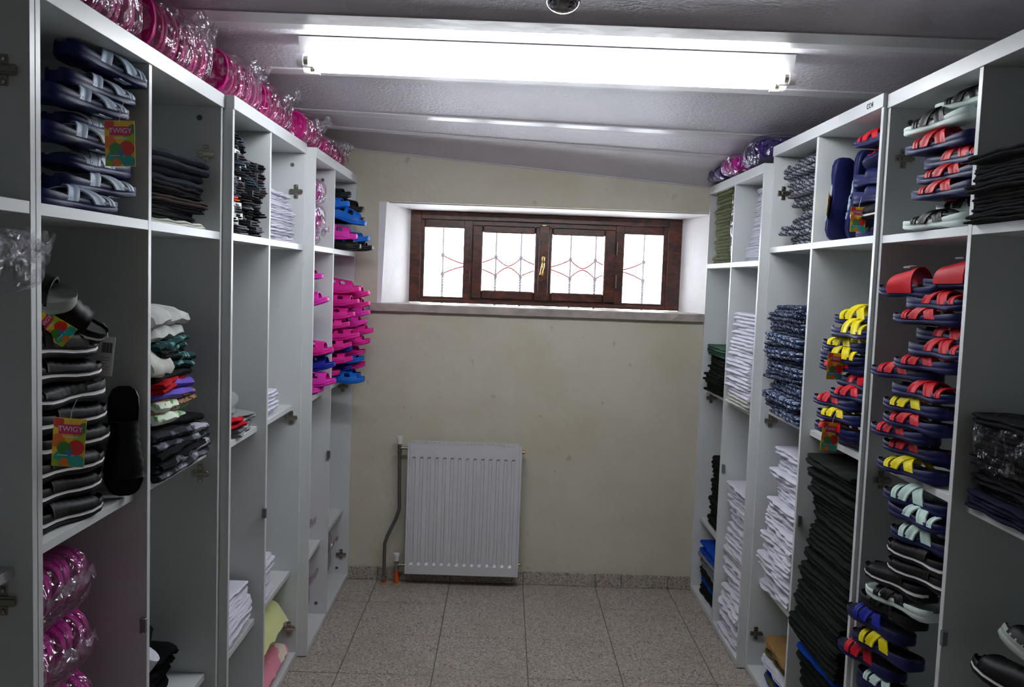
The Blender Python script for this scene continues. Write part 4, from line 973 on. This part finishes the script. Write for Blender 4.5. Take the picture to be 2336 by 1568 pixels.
# ---------------------------------------------------------------- socks
def sock_mesh(seed, m_):
    rng = random.Random(seed); V = []; F = []
    for l in range(2):
        base = len(V); nn = 12
        for i in range(nn + 1):
            s = i / nn; x = -.16 + .16 * s; wv = .034 * (1 if s < .8 else math.sqrt(max(0.02, 1 - ((s - .8) / .2) ** 2))) * (1 + .08 * math.sin(s * 7 + seed))
            zz = l * .009 + .0025 * math.sin(s * 8 + seed + l); th = .009 * (1 if s < .9 else .6)
            for a, b in ((-1, .5), (-.8, .95), (0, 1), (.8, .95), (1, .5), (.8, .05), (0, 0), (-.8, .05)):
                V.append((x - l * .006, a * wv + .006 * math.sin(s * 4 + seed), max(.0002, zz + b * th)))
        for i in range(nn):
            for k in range(8): F.append((base + i * 8 + k, base + i * 8 + (k + 1) % 8, base + (i + 1) * 8 + (k + 1) % 8, base + (i + 1) * 8 + k))
        F.append(tuple(base + k for k in range(8))); F.append(tuple(base + nn * 8 + k for k in range(8))[::-1])
    me = mesh('sock', V, F, m_, True, None, 60)
    bm = bmesh.new(); bm.from_mesh(me); bmesh.ops.recalc_face_normals(bm, faces=bm.faces); bm.to_mesh(me); bm.free()
    return me
sock_cols = [(black_c, 'black'), (cloth('charcoal', (42, 44, 50)), 'charcoal'), (mid_grey, 'grey'), (cloth('slate', (70, 84, 98)), 'slate blue'), (cloth('taupe', (70, 62, 62)), 'taupe')]
SM = [[sock_mesh(s, m_) for s in range(2)] for m_, _ in sock_cols]
band_me = MB().box(-.045, -.012, -.036, .036, -.0005, .0195, bev=.001).me('paper_band', mat('paper_band', (224, 224, 220), .6))
band_dark = MB().box(-.058, -.018, -.039, .039, -.0005, .0205, bev=.001).me('paper_band', mat('paper_band_dark', (48, 48, 54), .6))
rk = random.Random(8); zs1 = 2.138; nrow = 19; stepz = (zs1 - 1.8135) / nrow
socks_n = 0
for col_, yc in enumerate((2.80, 2.882, 2.964, 3.046, 3.126)):
    for r_ in range(nrow if col_ < 3 else 15):
        ci = rk.choice([0, 0, 1, 1, 2, 3, 4]) if r_ > 5 else rk.choice([0, 1, 2])
        xx = XB - .008 + rk.uniform(-.02, .012) - (.02 if r_ > 14 else 0)
        o = obj('folded_socks', SM[ci][r_ % 2], None, (xx, yc + rk.uniform(-.004, .004), 1.8135 + r_ * stepz), (0, 0, rk.uniform(-.12, .12)),
                '%s folded socks, %s column, %s, middle left cabinet' % (sock_cols[ci][1], ['first', 'second', 'third', 'fourth', 'fifth'][col_], nth((nrow if col_ < 3 else 15) - r_)), 'socks', 'folded socks in five columns')
        if rk.random() < (.8 if col_ < 2 else .3): obj('paper_band', band_me if rk.random() < (.75 if r_ < 7 or r_ > 13 else .3) and col_ < 3 else band_dark, o)
        socks_n += 1
obj('folded_socks', sock_mesh(3, mat('orange_cloth', (230, 84, 20), .9)), None, (XB - .005, 2.83, 1.919), (0, .0, .2), 'bright orange socks sticking out of the sock pile', 'socks')

# ---------------------------------------------------------------- polythene bags of slippers
film = mat_film('clear_polythene', base=.13, rough=.16); film_d = mat_film('thin_polythene', (.97, .97, .98), .015, .2, .28); film_p = mat_film('lilac_polythene', (.90, .88, .98), .12, .2)
def bag_mesh(lx, ly, lz, seed, m_, tail=0):
    rng = random.Random(seed); V = []; F = []; nu, nv_ = 30, 18
    fs = [(rng.uniform(8, 34), rng.uniform(8, 34), rng.uniform(8, 34), rng.uniform(0, 6)) for _ in range(6)]
    def sp(c, e_): return math.copysign(abs(c) ** e_, c)
    for j in range(nv_ + 1):
        ph = -PI / 2 + PI * j / nv_
        for i in range(nu):
            th = 2 * PI * i / nu
            x = lx / 2 * sp(math.cos(ph), .45) * sp(math.cos(th), .5); y = ly / 2 * sp(math.cos(ph), .45) * sp(math.sin(th), .5); z = lz / 2 * sp(math.sin(ph), .55)
            d_ = sum(abs(math.sin(a * x + b * y + c * z + p)) for a, b, c, p in fs) / 6 - .6
            k = 1 + d_ * .16
            V.append((x * k, y * k, z * (1 + d_ * .22)))
    for j in range(nv_):
        for i in range(nu): F.append((j * nu + i, j * nu + (i + 1) % nu, (j + 1) * nu + (i + 1) % nu, (j + 1) * nu + i))
    if tail:
        # loose crumpled mouth of the bag
        b0 = len(V); nt_, mt = 7, 6
        for i in range(nt_ + 1):
            s = i / nt_
            for k in range(mt + 1):
                u = k / mt - .5
                V.append((lx * .46 * tail + tail * s * .06, u * ly * (.5 - .15 * s + .1 * math.sin(s * 5)), lz * (.05 + .28 * s) + .02 * math.sin(u * 18 + s * 6 + seed)))
        for i in range(nt_):
            for k in range(mt): a = b0 + i * (mt + 1) + k; F.append((a, a + 1, a + mt + 2, a + mt + 1))
    return mesh('bag', V, F, m_, False)
def bag(loc, rot, size, seed, label, group, colour, n_, film_=film, tail=1, lay='edge', word='pink'):
    lx, ly, lz = size
    b = obj('polythene_bag', bag_mesh(lx, ly, lz, seed, film_, tail), None, loc, rot, label, 'bag', group)
    M_ = Matrix.Translation(loc) @ Euler(rot).to_matrix().to_4x4()
    for i in range(n_):
        if lay == 'edge':
            p = Vector((lx / 2 - .03 - .012 * (i % 3 == 1), -ly * .46 + ly * .92 * (i + .5) / n_ + .012, 0)); r = Euler((PI / 2, 0, 0))
        else:
            p = Vector((lx / 2 - .02, ly * (-.24 if i % 2 else .24), -lz / 2 + .012 + (i // 2) * .036)); r = Euler((0, 0, 0))
        mm = M_ @ Matrix.Translation(p) @ r.to_matrix().to_4x4()
        s_ = shoe('plain', colour, colour, mm.to_translation(), mm.to_euler(), '%s slipper packed in %s' % (word, label), 'slippers packed in ' + label)
        if s_.name.startswith('slipper'): pass
        s_.scale = (min(1, (lx - .05) / .27), max(.9, lz * .80 / .092) if lay == 'edge' else 1, 1)
    return b
LB = [('pink slipper bag nearest on the left cabinet tops', 2.02, .42, .175), ('pink slipper bag second on the left cabinet tops', 2.49, .50, .175), ('pink slipper bag third on the left cabinet tops', 2.95, .38, .165), ('pink slipper bag fourth on the left cabinet tops', 3.37, .42, .16),
      ('pink slipper bag fifth on the left cabinet tops', 3.78, .36, .145), ('pink slipper bag last, over the far left cabinet', 4.30, .60, .115)]
for i, (lb, yc, ly, h) in enumerate(LB):
    xx = (XA if i < 2 else XB if i < 4 else XC) - .145
    zt_ = (2.236 if i < 4 else 2.224)
    bag((xx, yc, zt_ + h / 2 + .003), (0, 0, rsh.uniform(-.04, .04)), (.29, ly, h), 30 + i, lb, 'bagged pink slippers on the cabinet tops', 'pink', int(ly * .92 / .0265), word='pink')
# under the black slides
for i, (z_, rr_, yy) in enumerate(((.50, .0, 1.88), (.655, .0, 1.885), (.81, .0, 1.88), (.965, .0, 1.87))):
    bag((XA - .20, yy, z_), (0, 0, 0), (.29, .38, .15), 50 + i, 'pink slipper bag, %s of four in nearest left cabinet' % ['lowest', 'second lowest', 'second highest', 'highest'][i], 'bagged pink slippers in the bay', 'magenta', 13, word='magenta')
# far left cabinet bags
bag((XC - .145, 3.93, 2.07), (0, .1, 0), (.27, .30, .12), 60, 'pink slipper bag, upper one on far cabinet top shelf', None, 'magenta', 10, word='magenta', tail=0)
bag((XC - .145, 3.93, 1.94), (0, -.1, 0), (.27, .30, .12), 61, 'pink slipper bag, lower one on far cabinet top shelf', None, 'magenta', 10, word='magenta', tail=0)
bag((XC - .16, 3.93, 1.865), (0, 0, 0), (.26, .28, .08), 65, 'flat slipper bag beneath two pink bags, far cabinet', None, 'magenta', 4, word='magenta', lay='flat')
bag((XC - .20, 3.93, .50), (0, 0, 0), (.27, .30, .17), 62, 'pink slipper bag on the lower shelf, far left cabinet', None, 'magenta', 10, word='magenta')
bag((XC - .19, 3.93, .21), (0, 0, 0), (.27, .30, .30), 63, 'tall pink slipper bag on the floor panel, far left cabinet', None, 'magenta', 10, word='magenta')
bag((XC - .19, 4.42, .22), (0, 0, 0), (.27, .36, .30), 64, 'pink slipper bag in the lowest corner near the radiator', None, 'magenta', 10, word='magenta')
# right, on the far cabinet
purple_r = 'purple'; CR['purple'] = (64, 36, 112)
bag((XF + .10, 4.56, 2.231 + .047), (0, 0, .05), (.30, .26, .085), 70, 'purple slipper bag nearest the window on far right cabinet', None, 'purple', 7, film_p, word='purple')
bag((XF + .105, 4.28, 2.231 + .058), (0, 0, .0), (.30, .24, .105), 71, 'pink slipper bag between two purple bags, far right cabinet', None, 'magenta', 7, film_p, word='pink')
bag((XF + .125, 3.95, 2.231 + .075), (0, 0, -.05), (.30, .32, .13), 72, 'large purple slipper bag at the near end, far right cabinet', None, 'purple', 10, film_p, word='purple')
# clear bags around other things
obj('polythene_bag', bag_mesh(.22, .10, .38, 80, film, 0), None, (XF + .115, 4.275, 1.8165 + .19), (0, 0, 0), 'tall clear polythene bag beside the olive stack', 'bag')
obj('polythene_bag', bag_mesh(.26, .34, .12, 81, film_d, -1), None, (XA - .06, 1.46, 1.698), (0, 0, PI), 'clear plastic bag poking out at the left edge', 'bag')
obj('black_garment', garment_mesh(.30, .24, .05, 2, .005, 90, black_c), None, (XA - .10, 1.45, 1.663), (0, 0, 0), 'black garment under the clear bag at the left edge', 'garment')
obj('polythene_bag', bag_mesh(.24, .36, .07, 82, film_d, 0), None, (XN + .13, 1.95, 2.017 + .0), (0, 0, 0), 'clear film over the black trousers, upper shelf on right', 'bag')
obj('polythene_bag', bag_mesh(.30, .38, .16, 83, film_d, 0), None, (XN + .16, 1.95, 1.34), (0, 0, PI), 'clear film around black garments, middle shelf on right', 'bag')

# ---------------------------------------------------------------- swing tags
card_m = mat('tag_card', (240, 196, 30), .35)
tagc = {k: mat('print_' + k, v, .35) for k, v in dict(red=(220, 40, 24), green=(60, 140, 50), teal=(30, 170, 160), orange=(240, 120, 20), magenta=(214, 20, 96), blue=(40, 120, 200), lime=(160, 190, 30)).items()}
tag_white = mat('print_white', (240, 240, 240), .4)
def disc(mb, x, z, r, y, n_=16):
    V = [(x + r * math.cos(2 * PI * k / n_), y, z + r * math.sin(2 * PI * k / n_)) for k in range(n_)]
    V = [(max(-.0345, min(.0345, a)), b, max(-.109, min(-.001, c))) for a, b, c in V]
    mb.add(V, [tuple(range(n_))[::-1]])
def tag(loc, rot, label, sc=1.0, string=None):
    """card hangs below its origin and faces -y"""
    t = thing('swing_tag', label, 'tag', loc, rot)
    t.scale = (sc,) * 3
    MB().box(-.035, .035, 0, .0012, -.11, 0).build('card', card_m, t)
    for nm, x, z, r, y in (('red', .016, -.066, .018, -.0004), ('green', -.010, -.068, .015, -.0006), ('lime', .024, -.040, .016, -.0003), ('orange', -.024, -.052, .016, -.0002), ('red', -.026, -.008, .014, -.0002), ('teal', -.012, -.092, .020, -.0003), ('teal', .020, -.098, .016, -.0005), ('orange', -.008, -.100, .010, -.0008), ('lime', -.030, -.105, .012, -.0006), ('green', .032, -.020, .012, -.0005), ('blue', .002, -.078, .007, -.0009)):
        mb = MB(); disc(mb, x, z, r, y); obj('printed_dot', mb.me('printed_dot', tagc[nm]), t)
    MB().box(-.023, .027, -.0009, -.0001, -.036, -.014).build('printed_label', tagc['magenta'], t)
    text('lettering', 'TWIGY', .0165, tag_white, t, (.002, -.0011, -.0245), (PI / 2, 0, 0))
    MB().box(-.014, .018, -.0011, -.0009, -.0435, -.0415).build('printed_line', tag_white, t)
    MB().box(-.024, .0, -.0011, -.0009, -.085, -.0835).build('printed_line', tag_white, t)
    MB().tube([(0, -.0005, -.004), (.004, -.004, .02), (.012, .0, .045)], .0006, 5).build('string', tag_white, t)
    return t
tag((-0.857, 1.93, 2.014), (0, -.03, .1), 'colourful swing tag hanging over the navy and silver slippers', .90)
tag((-0.87, 1.74, 1.387), (0, .06, .1), 'colourful swing tag on the black slides', .90)
tag((-0.968, 1.8, 1.582), (.5, -.9, .2), 'colourful swing tag tilted on top of the black slides', .7)
tag((1.108, 2.87, 1.491), (0, .03, .15), 'upper colourful swing tag on the yellow and red slippers', .81)
tag((1.108, 2.87, 1.256), (0, .08, .15), 'lower colourful swing tag hanging past the shelf edge', .87)
tag((1.147, 2.86, 1.975), (0, -.02, .1), 'bright swing tag in front of the navy slippers, upper shelf', .74)
tag((1.156, 3.15, 2.042), (0, .35, 1.1), 'swing tag seen edge-on behind the upright navy slippers', .8)
t = thing('price_tag', 'white barcode price tag hanging by the black slides', 'tag', (-0.922, 2.02, 1.532), (0, .10, .15))
MB().box(-.017, .017, 0, .001, -.092, 0).build('card', mat('white_card', (226, 228, 232), .5), t)
for i in range(9): MB().box(-.011 + i * .0026, -.0098 + i * .0026 + (.0006 if i % 3 else 0), -.0006, -.0001, -.038, -.014).build('barcode_bar', ink, t)
for i in range(5): MB().box(-.011, .010 - (i % 3) * .004, -.0006, -.0001, -.050 - i * .007, -.0485 - i * .007).build('printed_line', mat('grey_print', (150, 150, 158), .6), t)
MB().tube([(0, 0, -.003), (-.006, .004, .02), (-.016, .01, .03)], .0007, 5).build('string', tag_white, t)
